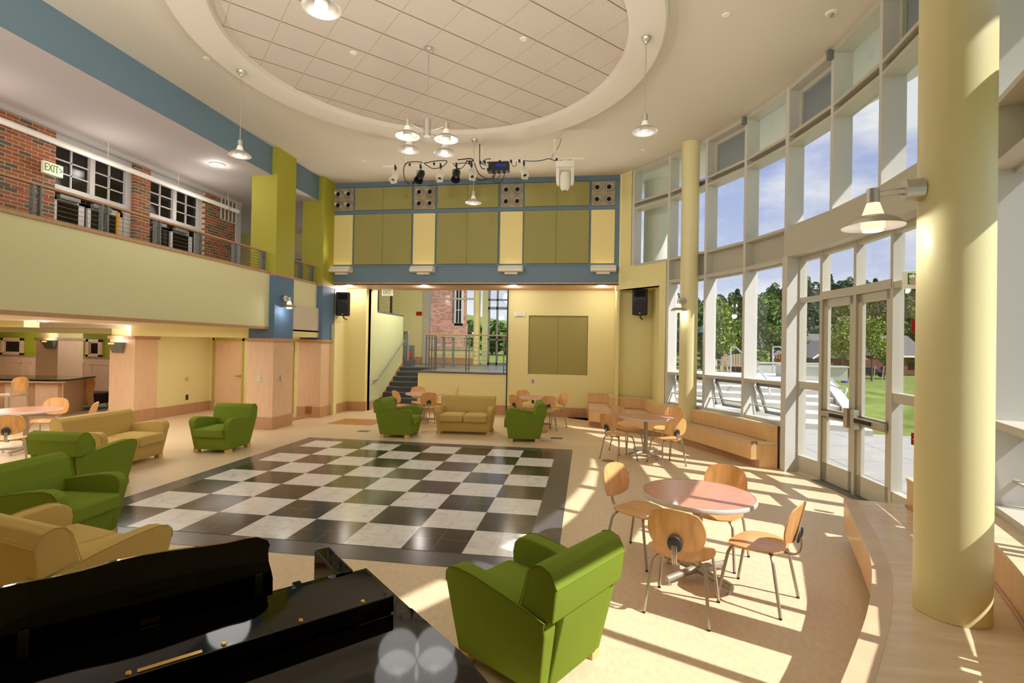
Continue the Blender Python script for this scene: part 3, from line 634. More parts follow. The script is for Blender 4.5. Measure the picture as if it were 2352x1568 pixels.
def make_bench(name, front, back, led, label):
    n = 61; F = resample(subdiv(front), n); K = resample(back, n)
    t = thing(name, label, 'bench', (0, 0, 0))
    bm = B(); strip_solid(bm, F, K, .395, .45); obj('seat', bm, MAPLES, t)
    bm = B(); strip_solid(bm, inset(F, K, -.004), inset(F, K, .11), .40, .452); obj('seat_edge', bm, mat('maple edge band', (214, 186, 150), .4, noise=.06, scale=5), t)
    bm = B(); strip_solid(bm, inset(F, K, .004), inset(F, K, .05), .14, .395); 
    obj('front_panel', bm, MAPLEF, t)
    bm = B(); strip_solid(bm, inset(F, K, .12), inset(F, K, .17), 0, .16); obj('toe_kick', bm, MAPLED, t)
    for e in (0, -1):
        bm = B(); p, q = Vector(F[e]), Vector(K[e]); d = (q-p).normalized(); nn = Vector((-d.y, d.x))*.02
        prism(bm, [tuple(p+nn*.5+d*.004), tuple(q+nn*.5), tuple(q-nn*.5), tuple(p-nn*.5+d*.004)], .14, .395); prism(bm, [tuple(p+d*.14+nn*.4), tuple(q+nn*.4), tuple(q-nn*.4), tuple(p+d*.14-nn*.4)], 0, .14); obj('end_panel', bm, MAPLEF, t)
    LD = resample(led, n)
    bm = B(); strip_solid(bm, LD, K, .45, .71); obj('backrest', bm, MAPLEF, t)
    bm = B(); strip_solid(bm, inset(LD, K, -.012), K, .71, .738); obj('backrest_cap', bm, MAPLES, t)
    bm = B(); tube(bm, [(p[0], p[1], .46) for p in inset(LD, K, -.008)], .012, 6); obj('cove_moulding', bm, MAPLED, t)
    return t
wl = [(3.05, 7.28), (3.71, 7.27), (3.71, 6.28), (4.56, 6.28), (4.68, 5.1)]+[tuple(pol(a, CR-.012)[:2]) for a in (37, 34, 31, 28, 25, 22.5, 20, 17.5, 15.9)]
ll = [(3.05, 7.10), (3.58, 7.08), (3.58, 6.12), (4.42, 6.0), (4.55, 5.02)]+[tuple(pol(a, CR-.16)[:2]) for a in (37, 34, 31, 28, 25, 22.5, 20, 17.5, 16.4)]
mb_ = None
mb = make_bench('corner_bench', [(3.08, 5.72), (3.7, 5.34), (4.38, 4.66), (4.96, 3.86), (5.40, 2.9), (5.77, 1.96)], wl, ll, 'long curved maple bench under the far windows, ending beside the entrance doors')
wl = [tuple(pol(a, CR-.012)[:2]) for a in (-7.8, -10, -13, -16, -19, -22, -25, -28, -31, -34, -37)]+[(4.35, -6.0), (4.2, -6.6), (4.15, -7.0)]
ll = [tuple(pol(a, CR-.24)[:2]) for a in (-8.3, -11, -13, -16, -19, -22, -25, -28, -31, -34, -37)]+[(4.1, -5.9), (3.95, -6.5), (3.9, -7.0)]
make_bench('corner_bench', [(5.69, -1.37), (5.51, -1.90), (5.27, -2.60), (5.05, -3.16), (4.70, -3.81), (4.36, -4.34), (4.02, -4.85), (3.7, -5.4), (3.5, -6.2)], wl, ll, 'curved maple bench in the right foreground around the base of the big column')
# ================================================================ upholstered seats
def upholstered(name, e, fab, cushions, label, cat, group=None):
    """front towards -y; e widens the seat on both sides"""
    t = thing(name, label, cat, group=group)
    ap = [(-.325, .06), (-.385, .50), (-.375, .565), (-.335, .605), (-.26, .622), (-.10, .61), (.12, .575), (.33, .53), (.405, .51), (.40, .44), (.33, .06)]
    for s in (-1, 1):
        bm = B(); xo0, xo1, xi0, xi1 = s*(.315+e), s*(.395+e), s*(.235+e), s*(.275+e)
        A = []; 
        for (y, z) in ap:
            f = (z-.06)/.56; A.append((y, z, xo0+(xo1-xo0)*f, xi0+(xi1-xi0)*f))
        vo = [bm.verts.new((a[2], a[0], a[1])) for a in A]; vi = [bm.verts.new((a[3], a[0], a[1])) for a in A]; n = len(A)
        bm.faces.new(vo); bm.faces.new(vi[::-1])
        for i in range(n): bm.faces.new((vo[i], vi[i], vi[(i+1) % n], vo[(i+1) % n]))
        bmesh.ops.recalc_face_normals(bm, faces=bm.faces)
        bmesh.ops.bevel(bm, geom=[q for q in bm.edges], offset=.016, segments=3, profile=.6, affect='EDGES', clamp_overlap=True)
        arm = obj('armrest', bm, fab, t, smooth=50)
        bm = B()
        xs = s*(.395+e-.004)
        tube(bm, [(xo0+(xo1-xo0)*((z-.06)/.56)-s*.004, y, z+.002) for y, z in ap[1:9]], .0035, 6); obj('piping', bm, fab, arm, smooth=True)
    # back: a wide head roll over a narrower panel
    hp = [(.20, .44), (.235, .60), (.275, .755), (.315, .80), (.37, .812), (.43, .79), (.475, .715), (.452, .52), (.335, .52), (.31, .44)]
    bm = B(); prism(bm, hp[:1]+hp[1:], -(.365+e), .365+e, axis='x'); bmesh.ops.recalc_face_normals(bm, faces=bm.faces)
    bmesh.ops.bevel(bm, geom=[q for q in bm.edges], offset=.014, segments=3, profile=.6, affect='EDGES', clamp_overlap=True)
    bk = obj('backrest', bm, fab, t, smooth=50)
    bm = B(); pts = [(.452, .70), (.435, .50), (.345, .07), (.30, .07), (.30, .50)]
    prism(bm, [(.17, .10), (.236, .62), (.468, .70), (.438, .50), (.345, .07)], -(.245+e), .245+e, axis='x', bev=.012, seg=2); obj('back_panel', bm, fab, t, smooth=50)
    bm = B(); tube(bm, [(-.36-e, .4745, .712), (.36+e, .4745, .712)], .004, 6)
    for s in (-1, 1): tube(bm, [(s*(.363+e), .4745, .712), (s*(.365+e), .43, .79), (s*(.365+e), .37, .811), (s*(.365+e), .315, .80), (s*(.365+e), .275, .755), (s*(.365+e), .20, .50)], .0035, 6)
    obj('piping', bm, fab, bk, smooth=True)
    W_ = (.27+e)*2; cw = W_/cushions
    for k in range(cushions):
        x0 = -W_/2+k*cw; bm = B(); vs = bx(bm, x0+.003, x0+cw-.003, -.415, .24, .285, .44)
        bmesh.ops.subdivide_edges(bm, edges=bm.edges[:], cuts=3, use_grid_fill=True)
        xc = x0+cw/2
        for v in bm.verts:
            fx = 1-min(1, abs(v.co.x-xc)/(cw/2))**4; fy = 1-min(1, abs(v.co.y+.085)/.33)**4
            if v.co.z > .40: v.co.z += .022*fx*fy
        bmesh.ops.bevel(bm, geom=[q for q in bm.edges if q.is_boundary or q.calc_face_angle(0) > .8], offset=.032, segments=3, profile=.5, affect='EDGES', clamp_overlap=True)
        obj('seat_cushion', bm, fab, t, smooth=60)
    bm = B(); prism(bm, [(-.325, .065), (-.355, .285), (.15, .285), (.15, .065)], -.25-e, .25+e, axis='x', bev=.008); obj('seat_base', bm, fab, t, smooth=50)
    for sx_ in (-1, 1):
        for y0, y1 in ((-.315, -.225), (.235, .32)):
            bm = B(); bx(bm, sx_*(.295+e)-.045, sx_*(.295+e)+.045, y0, y1, 0, .07, bev=.004); obj('foot', bm, FOOT, t)
    return t
GA = upholstered('armchair', 0, GRNF, 1, 'green armchair facing us on its own near the maple clad pillars, left of the checkerboard', 'armchair', 'green armchairs around the checkerboard')
GA.location = (-3.589, 1.254, 0); GA.rotation_euler = (0, 0, rad(3))
gg = 'green armchairs around the checkerboard'
for x, y, a, lb in ((-3.60, -1.30, 181, 'green armchair at the left with its back towards us, before the gold sofa'),
                    (-2.06, -2.95, 93.7, 'green armchair at the left edge facing right, its arm overlapping the checkerboard corner'),
                    (-1.016, 3.409, 90, 'green armchair beyond the checkerboard turned right, left of the gold loveseat'),
                    (1.668, 3.607, 279, 'green armchair beyond the checkerboard turned left, right of the gold loveseat'),
                    (2.643, -3.93, 237.1, 'large green armchair in the foreground seen from behind, half in sunlight')):
    dup(GA, (x, y, 0), rad(a), lb, gg)
LS = upholstered('loveseat', .27, TANF, 2, 'gold two seat loveseat facing us beyond the checkerboard, between two green armchairs', 'sofa', 'gold two seat sofas')
LS.location = (.267, 4.178, 0); LS.rotation_euler = (0, 0, rad(3.4))
dup(LS, (-4.393, -.129, 0), rad(93.7), 'gold two seat sofa at the left, behind the green armchair that shows its back', 'gold two seat sofas')
dup(LS, (-.83, -3.97, 0), rad(168), 'gold two seat sofa in the left foreground seen from behind, next to the black piano', 'gold two seat sofas')
# ================================================================ tables and plywood chairs
def shell(bm, fn, nu=14, nv=14, th=.011):
    """superellipse sheet: fn(u,v) in -1..1 -> point and normal; gives a plate of thickness th"""
    def sq(u, v):
        x = u*sqrt(max(0, 1-v*v/2)); y = v*sqrt(max(0, 1-u*u/2)); k = .30
        return x*(1-k)+u*k, y*(1-k)+v*k
    g = []
    for i in range(nu+1):
        row = []
        for j in range(nv+1):
            u, v = sq(-1+2*i/nu, -1+2*j/nv); p, n = fn(u, v); row.append((Vector(p), Vector(n).normalized()))
        g.append(row)
    A = [[bm.verts.new(p+n*th/2) for p, n in r] for r in g]; C = [[bm.verts.new(p-n*th/2) for p, n in r] for r in g]
    for i in range(nu):
        for j in range(nv):
            bm.faces.new((A[i][j], A[i+1][j], A[i+1][j+1], A[i][j+1])); bm.faces.new((C[i][j], C[i][j+1], C[i+1][j+1], C[i+1][j]))
    for i in range(nu):
        bm.faces.new((A[i][0], C[i][0], C[i+1][0], A[i+1][0])); bm.faces.new((A[i][nv], A[i+1][nv], C[i+1][nv], C[i][nv]))
    for j in range(nv):
        bm.faces.new((A[0][j], A[0][j+1], C[0][j+1], C[0][j])); bm.faces.new((A[nu][j], C[nu][j], C[nu][j+1], A[nu][j+1]))
def seat_fn(u, v):
    w = .236*(1-.08*max(0, v)); x = u*w; y = -.215*1+.0+v*.0
    y = v*.21; z = .452-.014*(1-u*u)+.012*u*u*(.5+.5*v)-.035*max(0, -v-.45)**1.5+.012*max(0, v-.5)
    return (x, y, z), (-.04*u, .03 if v < -.5 else 0, 1)
def back_fn(u, v):
    x = u*.208*(1-.05*v); z = .685+v*.157; c = .035*(1-u*u)
    y = .225+(z-.45)*.22+c-.02
    return (x, y, z), (.28*u, -1, .22)
def plychair(label, group, loc=(0, 0, 0), rz=0, hi=0):
    t = thing('plywood_chair', label, 'chair', loc, rz, group)
    bm = B(); shell(bm, seat_fn); seat = obj('seat', bm, BEECH, t, smooth=50)
    bm = B()
    for q in range(-2, 3):
        for vy in (.02, .07): lathe(bm, [(.0045, .001), (0, .001)], 6, T(q*.022, vy+.012*abs(q), .4405))
    obj('vent_holes', bm, BLKV, seat)
    bm = B(); shell(bm, back_fn); obj('backrest', bm, BEECH, t, smooth=50)
    bm = B(); lathe(bm, [(0, .012), (.045, .012), (.055, .006), (.057, 0), (0, 0)], 24, T(0, .297, .585, rx=rad(-90-12))@Matrix.Diagonal((.95, 1.15, 1, 1))); obj('back_pad', bm, DGREY, t, smooth=50)
    bm = B()
    for q in (-.014, 0, .014): tube(bm, bend([(q, .02, .425), (q, .20, .418), (q, .285, .43), (q, .312, .50), (q, .300, .59)], .06), .0065, 6)
    obj('back_spring', bm, STEEL, t, smooth=True)
    for sx_ in (-1, 1):
        for sy in (-1, 1):
            bm = B(); tube(bm, bend([(sx_*.02, sy*.12, .428), (sx_*.15, sy*.14, .43), (sx_*.192, sy*.165, .39), (sx_*.232, sy*.235, .012)], .05), .0125, 8)
            leg = obj('leg', bm, CHAIRM, t, smooth=True)
            bm = B(); tube(bm, [(sx_*.232, sy*.235, 0), (sx_*.231, sy*.233, .02)], .0125, 8); obj('foot_glide', bm, BLKR, leg, smooth=True)
    bm = B()
    for sx_ in (-1, 1):
        for sy in (-1, 1): bx(bm, sx_*.14-.014, sx_*.14+.014, sy*.135-.014, sy*.135+.014, .424, .444, bev=.004)
    obj('seat_mount', bm, BLKM, t)
    return t
def table(label, group, x, y, rz, R=.478):
    t = thing('round_table', label, 'table', (x, y, 0), rz, group)
    bm = B(); lathe(bm, [(0, .735), (R-.008, .735), (R-.008, .70), (0, .70)], 56); obj('tabletop', bm, ROSE, t, smooth=30)
    bm = B(); lathe(bm, [(R-.009, .737), (R-.003, .736), (R, .727), (R, .708), (R-.004, .70), (R-.012, .698), (R-.012, .737)], 56); obj('edge_band', bm, EDGE, t, smooth=30)
    bm = B(); cyl(bm, 0, 0, .06, .70, .038, 20); lathe(bm, [(.038, .66), (.16, .69), (.16, .70)], 20); obj('pedestal', bm, CHAIRM, t, smooth=40)
    bm = B(); 
    for a in (0, 90, 180, 270):
        c, s = cos(rad(a)), sin(rad(a)); tube(bm, [(0, 0, .075), (c*.05, s*.05, .075), (c*.36, s*.36, .055)], [.034, .034, .026], 10)
    b_ = obj('cross_base', bm, CHAIRM, t, smooth=40)
    for a in (0, 90, 180, 270):
        c, s = cos(rad(a)), sin(rad(a)); bm = B(); cyl(bm, c*.33, s*.33, 0, .01, .022, 12); cyl(bm, c*.33, s*.33, 0, .035, .007, 8); obj('levelling_foot', bm, STEEL, b_)
    return t
tg = 'round tables with salmon tops'
def face(x, y, tx, ty): return atan2(ty-y, tx-x)+pi/2
TB = [('round salmon topped table in the sunlight of the foreground with four plywood chairs', 3.965, -2.53, 45-8),
      ('round salmon topped table in front of the far curved bench, beside the thin column', 4.09, 2.50, 30),
      ('round salmon topped table against the alcove wall below the square olive panel', 1.80, 5.42, 20),
      ('round salmon topped table behind the loveseat in front of the stairs', -1.15, 5.45, 35),
      ('round salmon topped table at the left edge beyond the gold sofa', -6.66, .33, 20)]
T0 = None
for lb, x, y, a in TB:
    if T0 is None: T0 = table(lb, tg, x, y, rad(a))
    else: dup(T0, (x, y, 0), rad(a), lb, tg)
CH = [(3.741, -3.095, .46, -.205, 'plywood chair in the near foreground with its back and grey disc towards us'),
      (4.379, -2.823, None, None, 'plywood chair right of the sunlit foreground table, seen from its side'),
      (3.50, -2.17, None, None, 'plywood chair left of the sunlit foreground table, behind the big green armchair'),
      (4.24, -2.07, None, None, 'plywood chair beyond the sunlit foreground table, facing us'),
      (3.575, 2.08, 1, None, 'plywood chair left in front of the table by the far bench, its grey disc showing'),
      (4.375, 1.91, 1, None, 'plywood chair right in front of the table by the far bench, its back showing'),
      (3.78, 2.88, 1, None, 'plywood chair at the left rear of the table by the far bench'),
      (4.55, 3.05, 1, None, 'plywood chair at the right rear of the table by the far bench, almost hidden'),
      (1.47, 4.98, 2, None, 'plywood chair left of the table below the square olive panel'),
      (1.50, 5.85, 2, None, 'plywood chair behind the table below the square olive panel, against the wall'),
      (2.20, 5.42, 2, None, 'plywood chair right of the table below the square olive panel'),
      (2.00, 4.97, 2, None, 'plywood chair before the table below the square olive panel, half behind the armchair'),
      (-1.50, 5.05, 3, None, 'plywood chair left of the table by the stairs, beside the green armchair'),
      (-1.42, 5.92, 3, None, 'plywood chair behind the table by the stairs'),
      (-.90, 4.93, 3, None, 'plywood chair before the table by the stairs, its grey disc towards us'),
      (-.72, 6.05, 3, None, 'plywood chair right of the table by the stairs, partly behind the loveseat'),
      (-5.75, -.60, 4, None, 'plywood chair at the left picture edge in front of the left table'),
      (-6.95, .93, 4, None, 'plywood chair beyond the left table, facing us'),
      (-6.10, .70, 4, None, 'plywood chair right of the left table, seen from its side')]
tabs = [(3.965, -2.53), (4.09, 2.50), (1.80, 5.42), (-1.15, 5.45), (-6.66, .33)]
C0 = None; cg = 'bent plywood chairs at the round tables'
for i, (x, y, k, _, lb) in enumerate(CH):
    tx, ty = tabs[0] if i < 4 else tabs[k]
    a = face(x, y, tx, ty)+{10: rad(37), 15: rad(-35)}.get(i, 0)
    if C0 is None: C0 = plychair(lb, cg, (x, y, 0), a)
    else: dup(C0, (x, y, 0), a, lb, cg)
# ================================================================ left room: bar, stool, lounge chairs, sconces
t = thing('bar_counter', 'maple panelled bar with a thin black granite top in the left background', 'bar', (0, 0, 0))
BP = [(-13.2, 3.38), (-10.22, 3.96), (-10.84, 5.05), (-13.8, 4.47)]
bm = B(); prism(bm, BP, .0, .90); 
dv = (Vector(BP[1])-Vector(BP[0])).normalized(); dn_ = Vector((dv.y, -dv.x))
def along(p, d, nn, a0, a1, t0, t1): return [tuple(Vector(p)+d*a+nn*q) for a, q in ((a0, t0), (a1, t0), (a1, t1), (a0, t1))]
obj('body', bm, MAPLE, t)
bm = B()
for k in range(4):
    a = .12+k*.74
    for a0, a1, z0, z1 in ((a-.08, a, .12, .88), (a+.58, a+.66, .12, .88), (a, a+.58, .80, .88), (a, a+.58, .12, .18)): prism(bm, along(BP[0], dv, dn_, a0, a1, 0, .018), z0, z1)
prism(bm, along(BP[0], dv, dn_, 0, 3.04, 0, .02), 0, .12)
obj('panel_frame', bm, MAPLED, t)
bm = B(); prism(bm, [(-13.3, 3.05), (-10.15, 3.66), (-9.98, 3.85), (-10.50, 5.08), (-13.9, 4.5)], .905, .945, bev=.006); obj('countertop', bm, COUNT, t)
bm = B(); prism(bm, [(-13.25, 3.1), (-10.2, 3.7), (-10.05, 3.88), (-10.6, 5.05), (-13.8, 4.5)], .86, .905); obj('counter_edge', bm, MAPLE, t)
p0 = Vector(BP[0])+dn_*.16+dv*.1; p1 = p0+dv*2.75
bm = B(); tube(bm, [(p0.x, p0.y, .17), (p1.x, p1.y, .17)], .02, 10)
for q in (.1, 1.3, 2.6): e = p0+dv*q; tube(bm, [(e.x, e.y, .17), (e.x-dn_.x*.16, e.y-dn_.y*.16, .17)], .014, 8)
obj('foot_rail', bm, STEEL, t, smooth=True)
t = thing('bar_stool', 'steel bar stool with a plywood back at the left edge, before the bar', 'stool', (-9.30, 2.05, 0), rad(-80))
bm = B(); bx(bm, -.19, .19, -.19, .19, .745, .765, bev=.008); obj('seat', bm, BEECH, t)
bm = B(); shell(bm, lambda u, v: ((u*.19, .215+.03*(1-u*u), .99+v*.15), (.3*u, -1, .1)), 10, 10); obj('backrest', bm, BEECH, t, smooth=50)
for sx_ in (-1, 1):
    bm = B(); tube(bm, [(sx_*.18, -.18, .74), (sx_*.22, -.22, 0)], .011, 8); obj('leg', bm, CHAIRM, t)
    bm = B(); tube(bm, bend([(sx_*.22, .24, 0), (sx_*.18, .19, .75), (sx_*.18, .235, 1.05)], .05), .011, 8); obj('leg', bm, CHAIRM, t)
bm = B(); tube(bm, [(-.19, -.19, .73), (.19, -.19, .73), (.19, .19, .73), (-.19, .19, .73)], .010, 8, closed=True); tube(bm, [(-.21, -.21, .25), (.21, -.21, .25), (.21, .22, .25), (-.21, .22, .25)], .009, 8, closed=True); obj('frame', bm, CHAIRM, t)
def lounge(x, y, rz, lb):
    t = thing('lounge_chair', lb, 'chair', (x, y, 0), rz, 'lounge chairs beyond the bar')
    wv = [(.30, .10), (.34, .25), (.36, .42), (.33, .60), (.30, .74), (.33, .88)]
    for s in (-1, 0, 1):
        bm = B(); Q = subdiv(wv, 4); prism(bm, Q+[(a+.02, b) for a, b in Q[::-1]], s*.19-.085, s*.19+.085, axis='x'); obj('back_slat', bm, BEECH, t, smooth=30)
    bm = B(); bx(bm, -.36, .36, -.34, .30, .14, .46, bev=.06, seg=3); obj('seat', bm, PURP, t, smooth=50)
    for sx_ in (-1, 1):
        for sy in (-1, 1): bm = B(); tube(bm, [(sx_*.22, sy*.2, .16), (sx_*.28, sy*.3, 0)], .015, 8); obj('leg', bm, STEEL, t)
lounge(-10.99, 5.42, rad(195), 'purple lounge chair with wavy plywood slats, the nearer of the two beyond the bar')
lounge(-10.62, 6.15, rad(215), 'purple lounge chair with wavy plywood slats, the one half behind the wood pier')
AMB = mat('amber lens', (255, 190, 40), .4, emit=3)
for x, y, z, w, lb in ((-8.14, 3.48, 1.66, .38, 'wedge shaped steel wall light on the wood clad pier near the gold sofa'), (-13.09, 5.98, 1.655, .42, 'wedge shaped steel wall light on the far wood clad pier behind the bar')):
    t = thing('wall_sconce', lb, 'wall light', (x, y, z), 0, 'wedge wall lights')
    bm = B(); k = w/2; vs = [(-k, -.15, .25), (k, -.15, .25), (k, 0, .25), (-k, 0, .25), (-k*.72, -.03, 0), (k*.72, -.03, 0), (k*.72, 0, 0), (-k*.72, 0, 0)]
    V = [bm.verts.new(v) for v in vs]
    for q in ((0, 1, 5, 4), (1, 2, 6, 5), (2, 3, 7, 6), (3, 0, 4, 7), (4, 5, 6, 7)): bm.faces.new([V[i] for i in q])
    obj('housing', bm, STEELG, t)
    bm = B(); bx(bm, -k*.8, k*.8, -.13, -.02, .235, .24); obj('diffuser', bm, BULB, t)
    bm = B()
    for q in (-1, 0, 1): bx(bm, -.06+q*.055-.02, -.06+q*.055+.02, -.148, -.138, .205, .23)
    obj('amber_slots', bm, AMB, t)
    lamp('sconce_light', (x, y-.14, z+.33), 2.0, size=.08)
# ================================================================ lamps
def head(t, o=(0, 0, 0), sub=False, sc=1.0, lit=False):
    """socket, frosted glass and spun metal shade; o = middle of the shade rim"""
    M_ = T(*o)@Matrix.Scale(sc, 4)
    bm = B(); lathe(bm, [(0, .235), (.036, .235), (.036, .145), (0, .145)], 20, M_); a = obj('socket', bm, STEEL, t, smooth=40)
    p = a if sub else t
    bm = B(); lathe(bm, [(.034, .15), (.062, .062), (.064, -.005), (.055, -.03), (0, -.03)], 24, M_); obj('glass_diffuser', bm, LIT if lit else FROST, p, smooth=40)
    bm = B(); lathe(bm, [(.060, .066), (.10, .056), (.14, .033), (.168, .002), (.171, -.004), (.166, -.004), (.138, .026), (.098, .048), (.064, .056)], 40, M_); obj('shade', bm, STEEL, p, smooth=60)
    return a
def pendant(x, y, zc, zr, lb, rod='stem'):
    t = thing('pendant_lamp', lb, 'pendant lamp', (x, y, zr), 0, 'pendant lamps with spun metal shades')
    h = zc-zr
    bm = B(); lathe(bm, [(0, h-.085), (.02, h-.085), (.03, h-.06), (.05, h-.045), (.068, h-.01), (.068, h), (0, h)], 24); obj('canopy', bm, STEEL, t, smooth=50)
    bm = B(); tube(bm, [(0, 0, .23), (0, 0, h-.06)], .006, 8); obj('stem', bm, STEEL, t, smooth=True)
    head(t)
    lamp('pendant_fill_light', (x, y, zr-.34), 9, size=.3)  # fill light added below the shade; the pendant itself is switched off
    return t
pendant(-2.50, .085, 6.27, 4.93, 'pendant lamp on a thin rod in front of the blue beam, upper left')
pendant(3.72, -.065, 6.27, 4.97, 'pendant lamp on a thin rod at the upper right, near the window wall')
pendant(.60, 3.078, 6.27, 4.95, 'small looking pendant lamp hanging in front of the stage lights and the olive panels')
pendant(.58, -2.98, 6.27, 4.99, 'pendant lamp cut off by the top edge of the picture')
t = thing('chandelier', 'steel chandelier with four spun metal shades hanging from the tiled ceiling disc', 'chandelier', (.592, .015, 4.94))
bm = B(); lathe(bm, [(0, 1.39), (.03, 1.39), (.07, 1.42), (.07, 1.44), (0, 1.44)], 24); obj('canopy', bm, STEEL, t, smooth=40)
bm = B(); tube(bm, [(0, 0, .35), (0, 0, 1.42)], .008, 8); obj('stem', bm, STEEL, t, smooth=True)
bm = B(); cyl(bm, 0, 0, .13, .38, .055, 28); obj('hub', bm, STEEL, t, smooth=40)
for a in (63, 153, 243, 333):
    c, s = cos(rad(a)), sin(rad(a)); bm = B(); tube(bm, [(c*.05, s*.05, .20), (c*.375, s*.375, .20)], .008, 8); obj('arm', bm, STEEL, t, smooth=True)
    head(t, (c*.385, s*.385, 0), sub=True)
    lamp('chandelier_fill_light', (.592+c*.385, .015+s*.385, 4.6), 6, size=.3)  # added fill under each shade; the chandelier itself is not lit
def walllamp(x, y, z, d, reach, lb, lit, sc=1.0, rods=2, pw=14):
    """z = rim height, d = horizontal unit vector from the mounting to the lamp head"""
    t = thing('wall_lamp', lb, 'wall lamp', (x, y, z), 0, 'wall lamps with spun metal shades')
    dx, dy = d; hx_, hy_ = dx*reach, dy*reach
    head(t, (hx_, hy_, 0), lit=lit, sc=sc)
    zz = .21*sc
    m_ = T(0, 0, zz, rz=atan2(dy, dx))@Matrix.Rotation(rad(90), 4, 'Y')
    bm = B(); lathe(bm, [(0, -.01), (.068, -.01), (.068, .085), (0, .085)], 28, m_); obj('backplate', bm, STEEL, t, smooth=40)
    bm = B()
    for q in ((-.018, .018) if rods == 2 else (0,)): tube(bm, [(dx*.08, dy*.08, zz+q), (dx*(reach-.03), dy*(reach-.03), zz-.015+q)], .0055, 8)
    obj('arm', bm, STEEL, t, smooth=True)
    lamp('wall_lamp_light', (x+hx_, y+hy_, z-.07), pw, size=.05)
d_ = Vector((-.98, .2)).normalized()
walllamp(4.985, -3.76, 2.79, (d_.x, d_.y), .245, 'lit wall lamp on a short twin arm, on the big column at the right', True, pw=4)
walllamp(5.00, 3.97, 2.80, (-.72, -.69), .17, 'lit wall lamp on the thin column by the far windows', True, pw=3)
walllamp(-4.03, 3.70, 2.79, (.96, -.28), .20, 'lit wall lamp on the blue pillar at the left', True, pw=3)
# fluorescent tube light of the corridor
t = thing('linear_light', 'long white tubular light hanging in the upper corridor before the brick wall', 'ceiling light', (0, 0, 0))
TUBE_M = mat('white tube diffuser', (236, 230, 220), .5, emit=.1)
bm = B(); tube(bm, [(-6.2, -4.5, 5.385), (-6.2, 4.98, 5.41)], .052, 14); obj('tube_body', bm, TUBE_M, t, smooth=50)
for y in (-3.2, -.9, 1.3, 3.0, 4.6): 
    bm = B(); tube(bm, [(-6.2, y, 5.42), (-6.2, y, 5.78)], .005, 6); obj('hanger', bm, WHT, t)
for y in (-3, -1, 1, 3, 4.6): 
    bm = B(); tube(bm, [(-6.2, y-.05, 5.397+.0026*y), (-6.2, y+.05, 5.397+.0026*y)], .055, 14); obj('joint_ring', bm, WHT, t, smooth=50)
for y in (-3.5, -1.2, 1.0, 3.2): lamp('corridor_light', (-5.9, y, 4.9), 16, size=.4, color=(1, .9, .82))
def downlight(x, y, z, r, lb, grp, pw, lit=True):
    t = thing('downlight', lb, 'ceiling light', (x, y, z), 0, grp)
    bm = B(); lathe(bm, [(r*.8, .0), (r*1.05, 0), (r, -.018), (r*.8, -.012)], 24); obj('trim_ring', bm, WHT, t, smooth=40)
    bm = B(); lathe(bm, [(0, -.008), (r*.8, -.008)], 20); obj('lens', bm, BULB if lit else FROST, t)
    if pw: lamp('downlight_light', (x, y, z-.1), pw, size=.08)
downlight(-4.93, 2.617, 5.78, .14, 'round lit downlight in the corridor ceiling beside the lime pillar', None, 5)
def low(px, py, z, lb):
    p = at(px, py, Z=z); return p
for x, y, lb in ((-5.6, -1.1, 'first'), (-5.3, 1.4, ''), (-8.2, 0.4, ''), (-6.9, 2.6, ''), (-10.5, 2.4, ''), (-8.0, -2.0, '')):
    pass
LG = 'downlights under the balcony'
for (px, py, z, pw, lb) in ((98, 737, 2.33, 16, 'downlight under the balcony, nearest to the balcony edge at the left'), (22, 750, 2.33, 12, 'downlight under the balcony at the left picture edge'), (297, 746, 2.33, 14, 'downlight under the balcony above the wood clad pier'), (95, 759, 2.24, 12, 'downlight above the bar counter'), (428, 771, 2.26, 14, 'downlight in the passage in front of the plain maple door'), (228, 765, 2.24, 10, 'downlight by the small windows above the lounge chairs')):
    p = at(px, py, Z=z); downlight(p.x, p.y, z, .09, lb, LG, pw*.35 if px != 297 else 2)
for (x, y, w_, pw) in ((-5.9, -1.5, 2.0, 30), (-5.9, 1.5, 2.0, 30), (-6.0, 4.7, 1.6, 9), (-8.8, 0.0, 2.4, 34), (-11.6, 1.0, 2.4, 34), (-6.5, -4.8, 2.0, 34)): lamp('balcony_fill_light', (x, y, 2.235), pw, 'AREA', size=w_, target=(x, y, 0))  # area lights added to brighten the space under the balcony, no such fixtures
for (x, y, z, pw) in ((-11.5, 6.8, 2.1, 26), (-15.5, 6.4, 2.1, 26)): lamp('room_fill_light', (x, y, z), pw, size=.1)  # two more added fill lights for the far left room, without fixtures
for px, lb in ((801, 'leftmost'), (975, 'second'), (1178, 'third'), (1383, 'rightmost')):
    p = at(px, 657, Z=3.62); 
    downlight(p.x, min(max(p.y, 6.3), 7.0), 3.615, .07, 'small downlight in the soffit under the blue wall, %s of the four' % lb, 'soffit downlights', 11, lit=False)
lamp('stair_hall_fill_light', (-2.4, 8.45, 4.4), 120, size=.3, color=(1, .95, .88)); lamp('stair_hall_fill_light', (-.9, 8.5, 4.4), 120, size=.3, color=(1, .95, .88))  # added lights out of view above the opening, to brighten the hall
